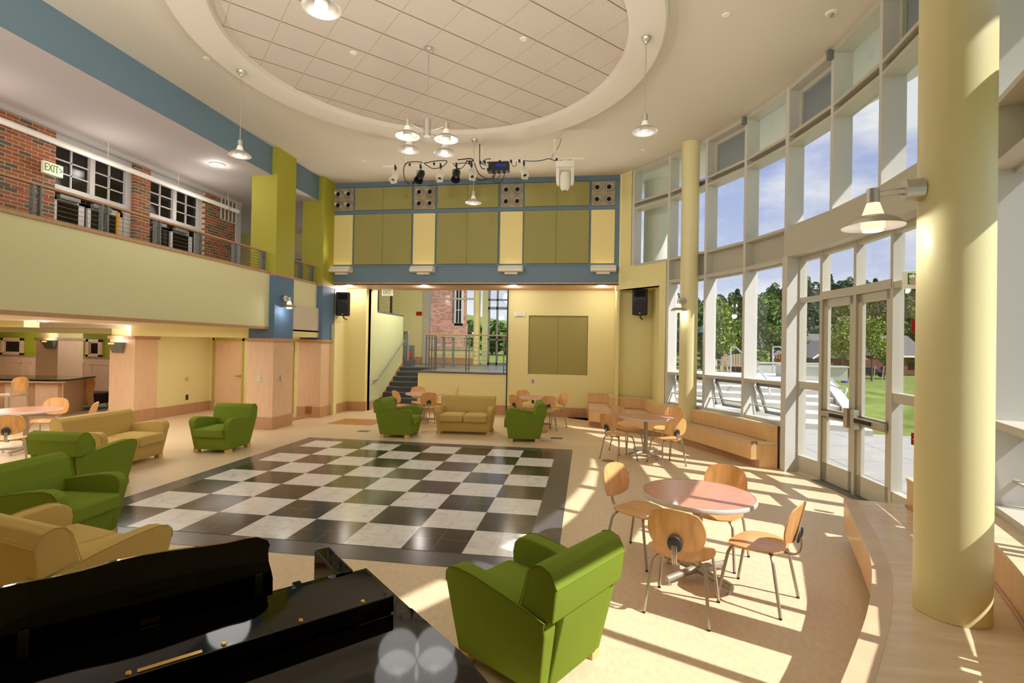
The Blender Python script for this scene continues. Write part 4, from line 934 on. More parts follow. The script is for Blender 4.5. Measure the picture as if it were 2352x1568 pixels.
# ================================================================ stage lighting bar
YR = 3.609; ZR = 5.98
t = thing('lighting_bar', 'white horizontal pipe hung from the ceiling to carry the stage lights', 'lighting bar', (0, 0, 0))
bm = B(); tube(bm, [(-1.61, YR, 5.972), (2.86, YR, 5.995)], .024, 14); obj('pipe', bm, WHT, t, smooth=50)
for x in (-1.07, .66, 2.24):
    bm = B(); tube(bm, [(x, YR, 6.0), (x, YR, HC)], .022, 10); obj('drop_pipe', bm, WHT, t, smooth=50)
    bm = B(); cyl(bm, x, YR, HC-.02, HC, .05, 16); obj('ceiling_plate', bm, WHT, t)
for k, x in enumerate((-.98, -.42, .38, .62, .72, 1.05, 1.3, 1.48, 2.28)):
    bm = B(); bx(bm, x-.022, x+.022, YR-.03, YR+.03, 5.955, 6.01, bev=.004); obj('outlet_clip', bm, BLKM, t)
CB = B()
def cable(P, r=.008): tube(CB, [(x, YR-.035+dy, z) for x, z, dy in subdiv3(P)], r, 6)
def subdiv3(P):
    P = [p if len(p) == 3 else (p[0], p[1], 0) for p in P]; Q = [P[0]]+P+[P[-1]]; o = []
    for i in range(1, len(Q)-2):
        for j in range(6):
            s = j/6; o.append(tuple(.5*((2*Q[i][k])+(-Q[i-1][k]+Q[i+1][k])*s+(2*Q[i-1][k]-5*Q[i][k]+4*Q[i+1][k]-Q[i+2][k])*s*s+(-Q[i-1][k]+3*Q[i][k]-3*Q[i+1][k]+Q[i+2][k])*s**3) for k in range(3)))
    o.append(P[-1]); return o
def rz_(px, py):
    p = at(px, py, Y=YR); return (p.x, p.z)
s_ = 540/2352
def q(*a): return [rz_(860+x*s_, 240+y*s_) for x, y in a]
cable(q((355, 800), (315, 760), (298, 690), (305, 620), (340, 585), (430, 578), (485, 585)), .010)
cable(q((500, 592), (560, 580), (640, 568), (730, 572), (680, 630), (590, 645), (540, 620), (505, 598)), .009)
cable(q((835, 558), (900, 552), (970, 548), (990, 570), (920, 570)), .012)
cable(q((790, 592), (830, 640), (880, 640), (920, 590), (925, 570)), .008)
cable(q((830, 598), (900, 590), (950, 600), (968, 630)), .007)
cable(q((1005, 590), (1020, 640), (1050, 700), (1110, 740), (1150, 748), (1190, 735), (1215, 690)), .010)
cable(q((1012, 735), (1060, 760), (1110, 755), (1140, 745)), .010)
cable(q((1195, 690), (1185, 740), (1200, 780), (1250, 785), (1290, 750), (1305, 690)), .007)
cable(q((1210, 690), (1200, 730), (1220, 755), (1250, 730), (1260, 690)), .007)
cable(q((1056, 380), (1056, 500), (1058, 590), (1075, 640), (1110, 650)), .010)
cable(q((1170, 550), (1120, 552), (1090, 575), (1080, 600), (1120, 612)), .008)
cable(q((1510, 568), (1600, 572), (1690, 562), (1740, 548), (1800, 565), (1870, 590), (1925, 600)), .008)
cable(q((1872, 345), (1850, 410), (1825, 460)), .006); cable(q((1800, 490), (1785, 520), (1770, 545)), .006)
cable(q((1365, 580), (1385, 615), (1410, 625), (1422, 600), (1418, 575)), .006)
tag(obj('power_cables', CB, BLKR, smooth=True), 'tangle of black power cables looped along the stage lighting bar', 'cable')
bm = B(); p = rz_(861+398*s_, 240+782*s_); bx(bm, -.028, .028, -.02, .02, -.055, .055, m=T(p[0], YR-.035, p[1], ry=rad(35)), bev=.006)
tag(obj('cable_connector', bm, BLKM), 'black plug dangling at the left end of the cables', 'connector')
def spot(px, py, kind, tx, tz, lb, k):
    x = at(px, 400, Y=YR).x; zb = 5.93
    t = thing('stage_light', lb, 'stage light', (x, YR, 5.955), 0, 'stage lights on the bar')
    m_ = WHT if kind == 'w' else BLKM
    bm = B(); bx(bm, -.018, .018, -.03, .03, -.06, .035, bev=.005); cyl(bm, 0, 0, -.10, -.05, .010, 10); obj('clamp', bm, BLKM, t)
    bm = B(); w_ = .075 if kind == 'w' else .085
    tube(bm, bend([(-w_, 0, -.22), (-w_, 0, -.10), (w_, 0, -.10), (w_, 0, -.22)], .03), .006, 6); obj('yoke', bm, m_, t, smooth=True)
    D = Vector((tx, -.7, tz)).normalized(); R_ = T(0, 0, -.215)@D.to_track_quat('Z', 'Y').to_matrix().to_4x4()
    bm = B()
    if kind == 'w':
        bx(bm, -.055, .055, -.055, .055, -.13, .10, m=R_, bev=.012); lathe(bm, [(.05, .08), (.05, .14), (.042, .14), (.04, .10)], 20, R_); 
        for q_ in (-.035, 0, .035): bx(bm, q_-.004, q_+.004, -.062, .062, -.11, .05, m=R_)
    else:
        lathe(bm, [(0, -.14), (.05, -.135), (.072, -.10), (.075, .10), (.088, .115), (.088, .15), (.07, .15), (.065, .11)], 24, R_)
        for q_ in range(5): lathe(bm, [(.079, -.08+q_*.04), (.079, -.065+q_*.04)], 20, R_)
    b_ = obj('lamp_body', bm, m_, t, smooth=40)
    if kind == 'w':
        bm = B()
        for q_ in (-1, 1): bx(bm, -.066, .066, q_*.064-.003, q_*.064+.003, .12, .17, m=R_); bx(bm, q_*.064-.003, q_*.064+.003, -.066, .066, .12, .17, m=R_)
        obj('barn_door', bm, WHT, b_)
    else:
        bm = B(); lathe(bm, [(.088, .15), (.105, .19), (.10, .19), (.084, .15)], 8, R_); obj('barn_door', bm, BLKM, b_)
    bm = B(); lathe(bm, [(0, .118), (.03, .112), (.046, .10)], 20, R_); obj('lens', bm, DARKG if kind == 'w' else mat('fresnel lens', (92, 84, 70), .2), b_, smooth=50)
spot(908, 405, 'w', -.18, -1, 'white stage spotlight hanging at the left end of the bar', 0)
spot(966, 398, 'b', -.05, -.9, 'black stage fresnel light, the left of the two black ones', 1)
spot(1012, 403, 'w', 0, -1, 'white stage spotlight between the two black ones', 2)
spot(1048, 395, 'b', .1, -1, 'black stage fresnel light, the right of the two black ones', 3)
spot(1083, 402, 'w', .35, -.8, 'white stage spotlight tilted right behind the small pendant lamp', 4)
spot(1203, 393, 'w', .35, -.9, 'white stage spotlight tilted right, between the dimmer box and the moving head', 5)
t = thing('dimmer_box', 'black dimmer box with a blue label strapped under the lighting bar', 'dimmer pack', (1.02, YR, 5.86))
bm = B(); bx(bm, -.235, .235, -.10, .10, -.10, .10, bev=.012); obj('case', bm, BLKM, t)
bm = B(); bx(bm, -.04, .19, -.106, -.10, -.02, .045); obj('blue_label', bm, BLUSC, t)
bm = B(); bx(bm, -.225, -.205, -.106, -.10, -.04, .06); obj('white_strip', bm, WHTP, t)
for x in (-.09, .02, .14): bm = B(); bx(bm, x-.025, x+.025, -.08, -.03, -.15, -.09, bev=.006); obj('plug', bm, BLKR, t)
t = thing('moving_head_light', 'large white moving head stage light at the right end of the bar', 'stage light', (2.465, YR, 5.93))
bm = B(); bx(bm, -.20, .20, -.11, .11, -.13, 0, bev=.02); obj('base_box', bm, WHT, t)
bm = B(); 
for s in (-1, 1): prism(bm, [(s*.19, -.12), (s*.19, -.42), (s*.165, -.50), (s*.12, -.50), (s*.12, -.14)], -.055, .055, axis='y', bev=.012)
obj('yoke', bm, WHT, t)
bm = B(); M_ = T(0, 0, -.38, rx=rad(8)); lathe(bm, [(0, .17), (.085, .15), (.115, .05), (.115, -.10), (.09, -.19), (.06, -.225), (0, -.225)], 28, M_); hd = obj('lamp_head', bm, WHT, t, smooth=50)
bm = B(); lathe(bm, [(0, -.228), (.045, -.228), (.05, -.222)], 20, M_); obj('lens', bm, DARKG, hd)
bm = B()
for s in (-1, 1): tube(bm, [(s*.1, 0, -.01), (s*.1, 0, .07)], .014, 8)
obj('clamp', bm, BLKM, t)
for x, y, z, lb in ((4.729, -.198, HC, 'small white sprinkler cover on the ceiling near the upper right'), (4.151, 4.378, HC, 'small round sprinkler cover on the ceiling above the thin column'), (-2.995, -.063, HC, 'small round sprinkler cover beside the ceiling ring at the upper left'), (-2.44, 4.408, HC, 'small round sprinkler cover on the ceiling near the lime pillars'), (-.582, -.003, HC-.04, 'small round cover on the left part of the tiled ceiling disc'), (2.017, -.051, HC-.04, 'small round cover on the right part of the tiled ceiling disc'), (1.17, 3.2, HC, 'small round cover on the ceiling above the lighting bar')):
    bm = B(); lathe(bm, [(0, -.012), (.045, -.012), (.055, 0)], 20); o = tag(obj('sprinkler_cover', bm, WHT, smooth=40), lb, 'sprinkler', 'sprinkler covers'); o.location = (x, y, z)
t = thing('smoke_detector', 'white round smoke detector on the ceiling near the top of the window wall', 'smoke detector', (6.068, -.082, HC))
bm = B(); lathe(bm, [(0, -.02), (.06, -.02), (.075, 0)], 24); obj('base', bm, WHT, t, smooth=40)
bm = B(); lathe(bm, [(0, -.05), (.022, -.05), (.03, -.02)], 16); obj('sensor', bm, VENTP, t, smooth=40)
for a, lb in ((7.5, 'small grey sensor box on the window frame below the ceiling, the nearer of two'), (22.5, 'small grey sensor box on the window frame below the ceiling, the farther of two')):
    bm = B(); p = pol(a, CR-.04, HC-.1); bx(bm, -.04, .04, -.03, .03, -.07, .07, m=T(p.x, p.y, p.z, rz=rad(a)), bev=.006); tag(obj('sensor_box', bm, STEELG), lb, 'sensor', 'sensor boxes on the window frame')
# ================================================================ loudspeakers
def speaker(loc, rz, lb):
    t = thing('loudspeaker', lb, 'loudspeaker', loc, rz, 'black loudspeakers')
    bm = B(); prism(bm, [(-.19, -.15), (.19, -.15), (.15, .14), (-.15, .14)], -.33, .33, bev=.03, seg=3); obj('cabinet', bm, BLKM, t, smooth=40)
    bm = B(); lathe(bm, [(0, .012), (.145, .012), (.155, 0)], 32, T(0, -.15, -.10, rx=rad(90))); obj('woofer_grille', bm, SPK, t, smooth=40)
    bm = B(); M_ = T(0, -.152, .19); bx(bm, -.13, .13, -.004, .004, -.07, .09, m=M_, bev=.003); obj('horn', bm, BLKV, t)
    bm = B(); bx(bm, -.02, .02, -.16, -.15, -.29, -.275); obj('badge', bm, WHTP, t)
    bm = B(); tube(bm, [(0, 0, -.33), (0, 0, -.38), (.02, .3, -.42)], .018, 8); obj('bracket', bm, BLKM, t)
    return t
t = speaker((-3.80, 6.22, 3.08), rad(14), 'black loudspeaker on a wall bracket beside the blue pillar, left of the alcove')
t.scale = (1, 1, 1)
speaker((4.30, 5.88, 3.15), rad(-12), 'black loudspeaker in the yellow wall niche right of the alcove')
# ================================================================ signs and small wall fittings
def exit_sign(loc, rz, lb, arrow=''):
    t = thing('exit_sign', lb, 'exit sign', loc, rz, 'exit signs')
    bm = B(); bx(bm, -.165, .165, -.03, .03, -.105, .105, bev=.006); obj('housing', bm, SIGN, t)
    text('lettering', 'EXIT'+arrow, .19, GRNL, (0, -.033, 0), (rad(90), 0, 0), t, .002, .62)
    return t
p = at(890, 671, Y=7.1); exit_sign((p.x, 7.1, p.z), 0, 'exit sign hanging under the soffit in front of the stairs')
t = exit_sign((WX+.14, .43, 4.955), rad(90), 'exit sign with an arrow on the brick wall of the upper corridor', '>')
p = at(2110, 641, X=6.0); e = at(2113, 641, Y=-.62); exit_sign((e.x, -.62, e.z), rad(-30), 'exit sign beside the entrance doors, partly hidden by the big column')
bm = B(); bx(bm, -.05, .05, -.03, .03, -.08, .08, bev=.006); p = at(2106, 748, Y=-.70); o = tag(obj('fire_alarm', bm, REDP), 'red fire alarm strobe beside the entrance doors, behind the big column', 'fire alarm'); o.location = (p.x, p.y, p.z); o.rotation_euler = (0, 0, rad(-40))
t = thing('fire_pull_station', 'small red pull station low on the frame beside the entrance doors', 'fire alarm', at(2106, 1008, Y=-.70), rad(-40))
bm = B(); bx(bm, -.05, .05, -.03, .03, -.07, .07, bev=.006); obj('housing', bm, REDP, t)
bm = B(); bx(bm, -.03, .03, -.036, -.03, -.01, .005); bx(bm, -.006, .006, -.036, -.03, -.03, 0); obj('white_handle', bm, WHTP, t)
t = thing('emergency_light', 'small white emergency light on the yellow wall above left of the square olive panel', 'emergency light', (1.06, 7.3, 2.905))
bm = B(); bx(bm, -.09, .09, -.06, 0, -.055, .055, bev=.015); obj('case', bm, WHTP, t)
for s in (-1, 1): bm = B(); bx(bm, s*.12-.03, s*.12+.03, -.05, 0, -.06, .06, bev=.01); obj('lamp_cover', bm, FROST, t)
p = at(963, 720, Y=HB); bm = B(); bx(bm, -.12, .12, -.05, 0, -.08, .08, bev=.01); o = tag(obj('fire_alarm', bm, REDP), 'dark red alarm box on the far yellow wall of the stair hall', 'fire alarm'); o.location = (p.x, HB, p.z)
def plate(px, py, w, h, m_, name, lb, cat, rz=0, gr=None, **kw):
    p = at(px, py, **kw); t = thing(name, lb, cat, p, rz, gr)
    bm = B(); bx(bm, -w/2, w/2, -.012, 0, -h/2, h/2, bev=.003); obj('cover_plate', bm, m_, t)
    bm = B(); 
    if 'outlet' in name: bx(bm, -w*.2, w*.2, -.016, -.012, h*.08, h*.36); bx(bm, -w*.2, w*.2, -.016, -.012, -h*.36, -h*.08)
    else: bx(bm, -w*.18, w*.18, -.018, -.012, -h*.25, h*.25)
    obj('insert', bm, DGREY if 'outlet' in name else WHTP, t)
plate(596, 869, .085, .13, WHTP, 'light_switch', 'white light switch on the front face of the nearer maple clad pillar', 'light switch', 0, 'light switches', Y=3.38)
plate(647, 868, .085, .13, WHTP, 'light_switch', 'white light switch on the shaded side face of the nearer maple clad pillar', 'light switch', rad(90), 'light switches', X=-4.01)
plate(1224, 875, .12, .12, WHTP, 'wall_outlet', 'white outlet plate on the yellow wall just below the square olive panel', 'outlet', 0, 'outlets', Y=7.3)
plate(1224, 921, .08, .13, DGREY, 'wall_outlet', 'grey outlet low on the yellow wall behind the table', 'outlet', 0, 'outlets', Y=7.3)
plate(429, 912, .09, .14, DGREY, 'wall_outlet', 'grey outlet low on the yellow passage wall at the left', 'outlet', rad(90), 'outlets', X=-7.70)
plate(1505, 877, .07, .12, WHTP, 'light_switch', 'pale switch plate inside the loudspeaker niche', 'light switch', rad(90+20), 'light switches', Y=5.4)
p = at(428, 870, X=-7.7); bm = B(); lathe(bm, [(0, .05), (.02, .045), (.03, .03), (.045, .01), (.045, 0)], 18, T(0, 0, 0, ry=rad(90))); o = tag(obj('wall_bumper', bm, STEEL, smooth=40), 'round steel door bumper on the yellow passage wall', 'door stop'); o.location = (-7.7, p.y, p.z)
p = at(708, 944, Y=5.38); t = thing('wall_vent', 'small square amber metal cover at the foot of the farther maple pillar', 'vent', (p.x, 5.375, .2)); bm = B(); bx(bm, -.09, .09, -.012, 0, -.10, .10, bev=.003); obj('cover_plate', bm, mat('amber brass sheet', (196, 142, 40), .3, metal=.6, noise=.4, scale=25), t)
bm = B(); bx(bm, -.075, .075, -.014, -.012, -.085, .085); obj('inner_panel', bm, mat('dark amber glass', (150, 100, 20), .15, noise=.5, scale=30), t)
for px, py, r, lb in ((835, 990, 0, 'square metal floor box in the linoleum left of the green armchair beyond the board'), (1278, 1006, 0, 'square metal floor box in the linoleum right of the rear green armchairs'), (1397, 1058, 1, 'round dark floor plate under the table by the far bench, the larger one'), (1438, 1085, 1, 'small round dark floor plate behind the left foreground chair')):
    p = at(px, py, Z=0); bm = B()
    if r: cyl(bm, 0, 0, 0, .004, .11 if px == 1397 else .05, 28)
    else: bx(bm, -.13, .13, -.09, .09, 0, .005, bev=.002)
    o = tag(obj('floor_box', bm, mat('dark bronze plate', (120, 108, 84), .4, metal=.4)), lb, 'floor outlet', 'floor boxes'); o.location = (p.x, p.y, 0)
p = at(440, 1352-0, Z=0) if 0 else None
# ventilation grille in the brick wall
t = thing('wall_grille', 'white framed grille high on the brick wall at the end of the corridor', 'vent', (WX, 5.0, 5.44), rad(90))
bm = B(); bx(bm, -.29, .29, -.03, 0, -.29, .29); obj('backing', bm, mat('grey grille mesh', (128, 112, 96), .7), t)
bm = B()
for k in range(5): bx(bm, -.29+k*.14, -.275+k*.14, -.045, -.03, -.29, .29)
for k in range(2): bx(bm, -.29, .29, -.045, -.03, -.29+k*.565, -.275+k*.565)
bx(bm, -.29, .29, -.045, -.03, .02, .035); obj('frame', bm, WHT, t)
# ================================================================ railings
def rail_run(name, lb, p0, p1, zb, zt, posts, wood=MAPLED, n=6, tw=.035, pd=.02, end=1):
    """posts: fractions along the run; each is a pair of flat bars"""
    t = thing(name, lb, 'railing', (0, 0, 0)); p0, p1 = Vector((p0[0], p0[1], 0)), Vector((p1[0], p1[1], 0)); d = (p1-p0).normalized(); nn = Vector((-d.y, d.x, 0)); Ln = (p1-p0).length
    def quad(a0, a1, t0, t1): return [tuple((p0+d*a+nn*q_)[:2]) for a, q_ in ((a0, t0), (a1, t0), (a1, t1), (a0, t1))]
    bm = B(); prism(bm, quad(0, Ln, -tw, tw), zt-.035, zt, bev=.008); obj('handrail', bm, wood, t)
    for f in posts:
        a = f*Ln; bm = B()
        for o_ in (-.045, .045): prism(bm, quad(a+o_-.012, a+o_+.012, -.03, .03), zb, zt-.035)
        for z in (zb+.08, zt-.15): prism(bm, quad(a-.045, a+.045, -.008, .008), z, z+.02)
        obj('post', bm, STEELG, t)
    bm = B()
    for k in range(n):
        z = zb+(zt-.06-zb)*(k+.7)/(n+.2); a, b = p0, p1; tube(bm, [(a.x, a.y, z), (b.x, b.y, z)], .0035, 5)
    o = obj('cables', bm, CABLE, t); 
    return t
Y0_, Y1_ = -9.0, 3.38
rail_run('balcony_railing', 'wood topped cable railing along the long balcony at the left', (-4.3, Y0_), (-4.3, Y1_), 3.58, 4.05, [(y-Y0_)/(Y1_-Y0_) for y in (-5.5, -3.4, -2.4, -1.46, -.50, .46, 1.40, 2.38, 3.30)])
rail_run('balcony_railing', 'short cable railing between the two lime green pillars', (-4.3, 4.13), (-4.3, 5.42), 3.58, 4.05, [.55, .95])
yy = 7.62
def fx(px, y): return at(px, 780, Y=y).x
rail_run('landing_railing', 'wood topped cable railing on the stone landing above the loveseat', (fx(977, yy), yy), (.68, yy), 1.2, 2.31, [.0+.03, .06+.04, .52, .97], n=8)
rail_run('landing_railing', 'second wood topped railing running back on the landing', (fx(1000, 8.4), 8.3), (fx(1038, 10.6), 10.9), 1.2, 2.28, [.05, .45, .95], n=8)
rail_run('stair_railing', 'short steel railing with a wood top at the head of the upper stairs', (-3.55, 10.4), (-3.25, 9.98), 1.25, 2.45, [.1, .9], n=8)
bm = B(); bx(bm, -3.9, -3.2, 9.95, 10.6, 1.2, 1.42); tag(obj('stone_curb', bm, STONE), 'dark stone block under the short railing at the stair head', 'curb')
t = thing('handrail', 'round steel handrail slanting up the sage wall beside the stairs', 'handrail', (0, 0, 0))
bm = B(); tube(bm, bend([(-3.33, 7.26, .86), (-3.33, 7.55, .88), (-3.33, 9.80, 2.10)], .08), .019, 10); obj('rail', bm, STEELG, t, smooth=True)
for y, z in ((7.4, .86), (8.4, 1.33), (9.4, 1.88)): bm = B(); tube(bm, [(-3.42, y, z-.08), (-3.36, y, z-.07), (-3.33, y, z-.01)], .010, 8); obj('wall_bracket', bm, STEELG, t, smooth=True)
# upper flight seen through the opening above the stair wall
t = thing('upper_railing', 'cable railing seen through the opening above the stair wall', 'railing', (0, 0, 0))
for y in (7.9, 9.0): bm = B(); bx(bm, -3.56, -3.50, y, y+.06, 3.0, 4.4); obj('post', bm, BLKM, t)
bm = B(); 
for k in range(8): tube(bm, [(-3.53, 7.7, 3.06+k*.12), (-3.53, 9.8, 3.03+k*.12)], .004, 5)
obj('cables', bm, CABLE, t)
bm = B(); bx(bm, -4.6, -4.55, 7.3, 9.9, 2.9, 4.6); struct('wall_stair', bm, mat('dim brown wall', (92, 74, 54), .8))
# ================================================================ grand piano
PA = (2.267, -5.341); PR = rad(46.4)
t = thing('grand_piano', 'black lacquered grand piano in the left foreground with folded lid and raised music desk', 'piano', (PA[0], PA[1], 0), PR)
def out(g=0): return [(.065+g, .44), (.065+g, -.40), (.05+g, -.55), (-.04, -.80-g), (-.22, -1.02-g), (-.45, -1.16-g), (-.75, -1.20-g), (-1.0, -1.10-g), (-1.15, -.92), (-1.22, -.70), (-1.32, -.50), (-1.43-g, -.30), (-1.46-g, -.10), (-1.46-g, .44)]
bm = B(); prism(bm, out()[:0]+[(x, y) for x, y in out()], .66, .955, bev=.008); obj('case', bm, BLACK, t)
bm = B(); prism(bm, [(-1.46, .44), (.065, .44), (.065, .72), (-1.46, .72)], .62, .70); obj('keybed', bm, BLACK, t)
bm = B(); prism(bm, [(x, min(y, -.002)) for x, y in out(.014)], .958, .978, bev=.006, seg=3); obj('lid', bm, BLACK, t)
bm = B(); bx(bm, -1.47, .005, .0, .275, .982, 1.045, bev=.004); fl = obj('folded_lid_flap', bm, BLACK, t)
bm = B(); bx(bm, -1.46, .075, -.03, .44, .955, .975, bev=.004); obj('rim_top', bm, BLACK, t)
for x in (-.11, -.33, -.56, -.80, -1.1): bm = B(); lathe(bm, [(0, .005), (.007, .005), (.009, 0)], 14, T(x, .022, 1.045)); obj('brass_button', bm, BRASS, fl, smooth=50)
bm = B(); bx(bm, -.78, -.62, .008, .026, 1.045, 1.048); obj('lock_plate', bm, BRASS, fl)
bm = B(); bx(bm, -.075, -.0, .40, .72, .70, 1.0, bev=.01); obj('cheek_block', bm, BLACK, t)
bm = B(); bx(bm, -1.40, -1.33, .40, .72, .70, 1.0, bev=.01); obj('cheek_block', bm, BLACK, t)
bm = B(); bx(bm, -1.40, 0, .44, .47, .70, .97, bev=.004); bx(bm, -1.40, -.0, .66, .70, .70, .76, bev=.004); obj('fallboard', bm, BLACK, t)
bm = B(); bx(bm, -1.33, -.07, .47, .62, .70, .735); obj('white_keys', bm, WHTP, t)
bm = B()
for k in range(36):
    if k % 7 not in (2, 6): bx(bm, -1.30+k*.0345, -1.285+k*.0345, .47, .56, .735, .752)
obj('black_keys', bm, BLACK, t)
bm = B(); bx(bm, -1.22, -.22, .30, .43, .975, .985); bx(bm, -.25, -.22, .29, .43, .975, 1.0); obj('desk_tray', bm, BLACK, t)
# music desk with a scrolled top edge, leaning away
dk = [(-.325, 0), (-.325, .05), (-.33, .08), (-.344, .12), (-.345, .155), (-.333, .185), (-.342, .205), (-.38, .224), (-.42, .227), (-.48, .224), (-.56, .228), (-.69, .238), (-.76, .24), (-.83, .238), (-.92, .228), (-1.0, .225), (-1.08, .227), (-1.13, .224), (-1.165, .205), (-1.172, .185), (-1.16, .155), (-1.165, .12), (-1.18, .08), (-1.185, .05), (-1.185, 0)]
bm = B(); prism(bm, [(x, z) for x, z in dk], -.012, .012, m=T(0, .435, .985, rx=rad(-8)), axis='y', bev=.004); md = obj('music_desk', bm, BLACK, t)
for x in (-.38, -1.06):
    bm = B(); bx(bm, x-.014, x+.014, -.03, -.012, .0, .085, m=T(0, .435, .985, rx=rad(-8)), bev=.004); obj('desk_bracket', bm, mat('dark bracket metal', (46, 44, 42), .3, metal=.5), md)
bm = B(); bx(bm, -.76, -.70, -.016, -.012, .004, .02, m=T(0, .435, .985, rx=rad(-8))); obj('hinge', bm, BRASS, md)
for x, y in ((-.05, .30), (-1.36, .30), (-.62, -.98)):
    bm = B(); lathe(bm, [(0, .0), (.03, .0), (.035, .04), (.03, .08), (.045, .45), (.07, .62), (.07, .66), (0, .66)], 20, T(x, y)); obj('leg', bm, BLACK, t, smooth=40)
bm = B(); bx(bm, -.80, -.62, .25, .29, .12, .66, bev=.005); bx(bm, -.86, -.56, .22, .34, .08, .14, bev=.01); obj('pedal_lyre', bm, BLACK, t)

# unseen ceiling spots added for fill, repeating the uplights on the opposite band
for k, x in enumerate((-3.7, -1.4, 1.0, 3.3)): lamp('uplight_light', (x, -5.4, 4.15), 200, 'SPOT', size=.15, color=(1, .95, .88), target=(x*.6, -2.4, HC), spot=120)
# ================================================================ outside
def G(px, d, z=0):
    """a point d metres deep in the direction of a pixel column, at height z"""
    p = at(px, 795, D=d); return Vector((p.x, p.y, z))
def gz(r): return 0 if r < 14 else -2.1*min(1, (r-14)/80) 
bm = B()
NR, NA = 46, 60
rad_ = [6+(i/NR)**2.2*520 for i in range(NR+1)]; vs = []
for i, r in enumerate(rad_):
    row = []
    for j in range(NA+1):
        a = rad(-75+200*j/NA); x, y = CX+(8.68+r-6)*cos(a), CY+(8.68+r-6)*sin(a)
        dd = hypot(x-CAMP.x, y-CAMP.y); z = -.02 if dd < 15 else -.02-2.1*min(1, (dd-15)/80)
        if dd > 120: z += 22*(1-cos(min(pi, (dd-120)/190*pi)))/2*(1+.12*sin(a*7)+.08*sin(a*17+1))
        row.append(bm.verts.new((x, y, z)))
    vs.append(row)
for i in range(NR):
    for j in range(NA): bm.faces.new((vs[i][j], vs[i+1][j], vs[i+1][j+1], vs[i][j+1]))
o = obj('lawn', bm, GRASS, smooth=2); tag(o, 'green lawn rising into a wooded hill outside the windows', 'lawn', kind='structure')
PAVE = gridmat('concrete slabs', (168, 166, 160), (128, 126, 120), 1.5, .03, rough=.85, speck=.06)
bm = B(); k = 24
A = [tuple(pol(-60+120*i/k, 8.68)[:2]) for i in range(k+1)]; C = [tuple(pol(-60+120*i/k, 15.6)[:2]) for i in range(k+1)]
strip_solid(bm, A, C, -.05, 0.0); o = struct('pavement', bm, PAVE); tag(o, 'pale concrete terrace slabs outside the glass doors', 'pavement', kind='structure')
# broad steps up to the terrace; frame looking along pixel column 1700
ax = (G(1700, 20)-Vector((CAMP.x, CAMP.y, 0))).normalized(); rx_ = Vector((ax.y, -ax.x, 0)); C0_ = Vector((CAMP.x, CAMP.y, 0))
def SP(d, r): v = C0_+ax*d+rx_*r; return (v.x, v.y)
t = thing('outdoor_steps', 'broad pale concrete steps outside the curved windows', 'steps', (0, 0, 0))
for i in range(6):
    d = 15.0+i*.95; bm = B(); prism(bm, [SP(d, -4.5), SP(d, 2.6), SP(21, 2.6), SP(21, -4.5)], -.05, .15*(i+1), bev=.01); obj('step', bm, CONCW, t)
bm = B(); prism(bm, [SP(20.71, -6), SP(20.71, 2.6), SP(27.2, 3.6), SP(27.2, -6)], -.1, .905); tag(obj('upper_terrace', bm, CONCW), 'pale concrete upper terrace beyond the broad steps', 'terrace')
t = thing('stair_cheek_wall', 'white sloping wall edging the right side of the outdoor steps', 'wall', (0, 0, 0))
bm = B(); a, b = Vector(SP(14.6, 2.62)), Vector(SP(20.5, 2.62)); dd = (b-a); ln = dd.length; dd.normalize()
prism(bm, [(0, -.1), (0, .12), (ln, 1.05), (ln, -.1)], 0, .3, axis='y', m=T(a.x, a.y, 0, rz=atan2(dd.y, dd.x))@Matrix.Translation((0, -.3, 0))); obj('sloping_curb', bm, CONCW, t)
bm = B(); P = [SP(14.9, 2.66), SP(20.6, 2.66), SP(30, 3.4), SP(34, 12), SP(15.5, 9.5)]; zz_ = [.0, .88, .5, -.6, -.05]
V = [bm.verts.new((p[0], p[1], z)) for p, z in zip(P, zz_)]; bm.faces.new((V[0], V[1], V[4])); bm.faces.new((V[1], V[2], V[3])); bm.faces.new((V[1], V[3], V[4]))
bmesh.ops.subdivide_edges(bm, edges=bm.edges[:], cuts=4); o = struct('lawn', bm, GRASS, smooth=2); tag(o, 'grassy bank sloping down beside the outdoor steps', 'lawn', kind='structure')
def wall(p, q, w, z0, z1, name, lb, cap=.06, m_=None):
    t = thing(name, lb, 'wall', (0, 0, 0)); p, q = Vector(p[:2]), Vector(q[:2]); d = (q-p).normalized(); n = Vector((-d.y, d.x))*w/2
    bm = B(); prism(bm, [tuple(p+n), tuple(q+n), tuple(q-n), tuple(p-n)], z0, z1-cap); obj('wall_body', bm, m_ or CONCW, t)
    e = n*1.25; bm = B(); prism(bm, [tuple(p+e-d*.04), tuple(q+e+d*.04), tuple(q-e+d*.04), tuple(p-e-d*.04)], z1-cap, z1); obj('coping', bm, CONCW, t); return t
wall(G(1735, 26.5), G(1900, 26.5), .4, .0, 1.38, 'parapet_wall', 'low pale wall at the back of the upper terrace')
wall(G(1846, 19.5), G(1944, 19.0), .5, .92, 1.46, 'planter_wall', 'white block wall at the right end of the outdoor steps, above the lawn')
wall(G(1790, 21.5), G(1830, 21.5), .5, .6, 1.42, 'stone_block', 'pale stone block beside the handrail on the upper terrace')
def hrail(P, lb):
    bm = B(); tube(bm, bend(P, .12), .028, 8); tag(obj('outdoor_handrail', bm, WHTC, smooth=True), lb, 'handrail', 'white handrails on the outdoor steps')
def hp(px, py, d): return at(px, py, D=d)
hrail([hp(1678, 857, 19.5), hp(1678, 797, 19.5), hp(1690, 797, 19.0), hp(1716, 822, 17.6), hp(1740, 850, 16.4)], 'white handrail at the head of the outdoor steps, in front of the pale bench')
hrail([hp(1775, 857, 19.5), hp(1775, 796, 19.5), hp(1791, 796, 19.0), hp(1812, 813, 18.0), hp(1832, 832, 17.0)], 'white handrail at the head of the outdoor steps, in front of the orange bench')
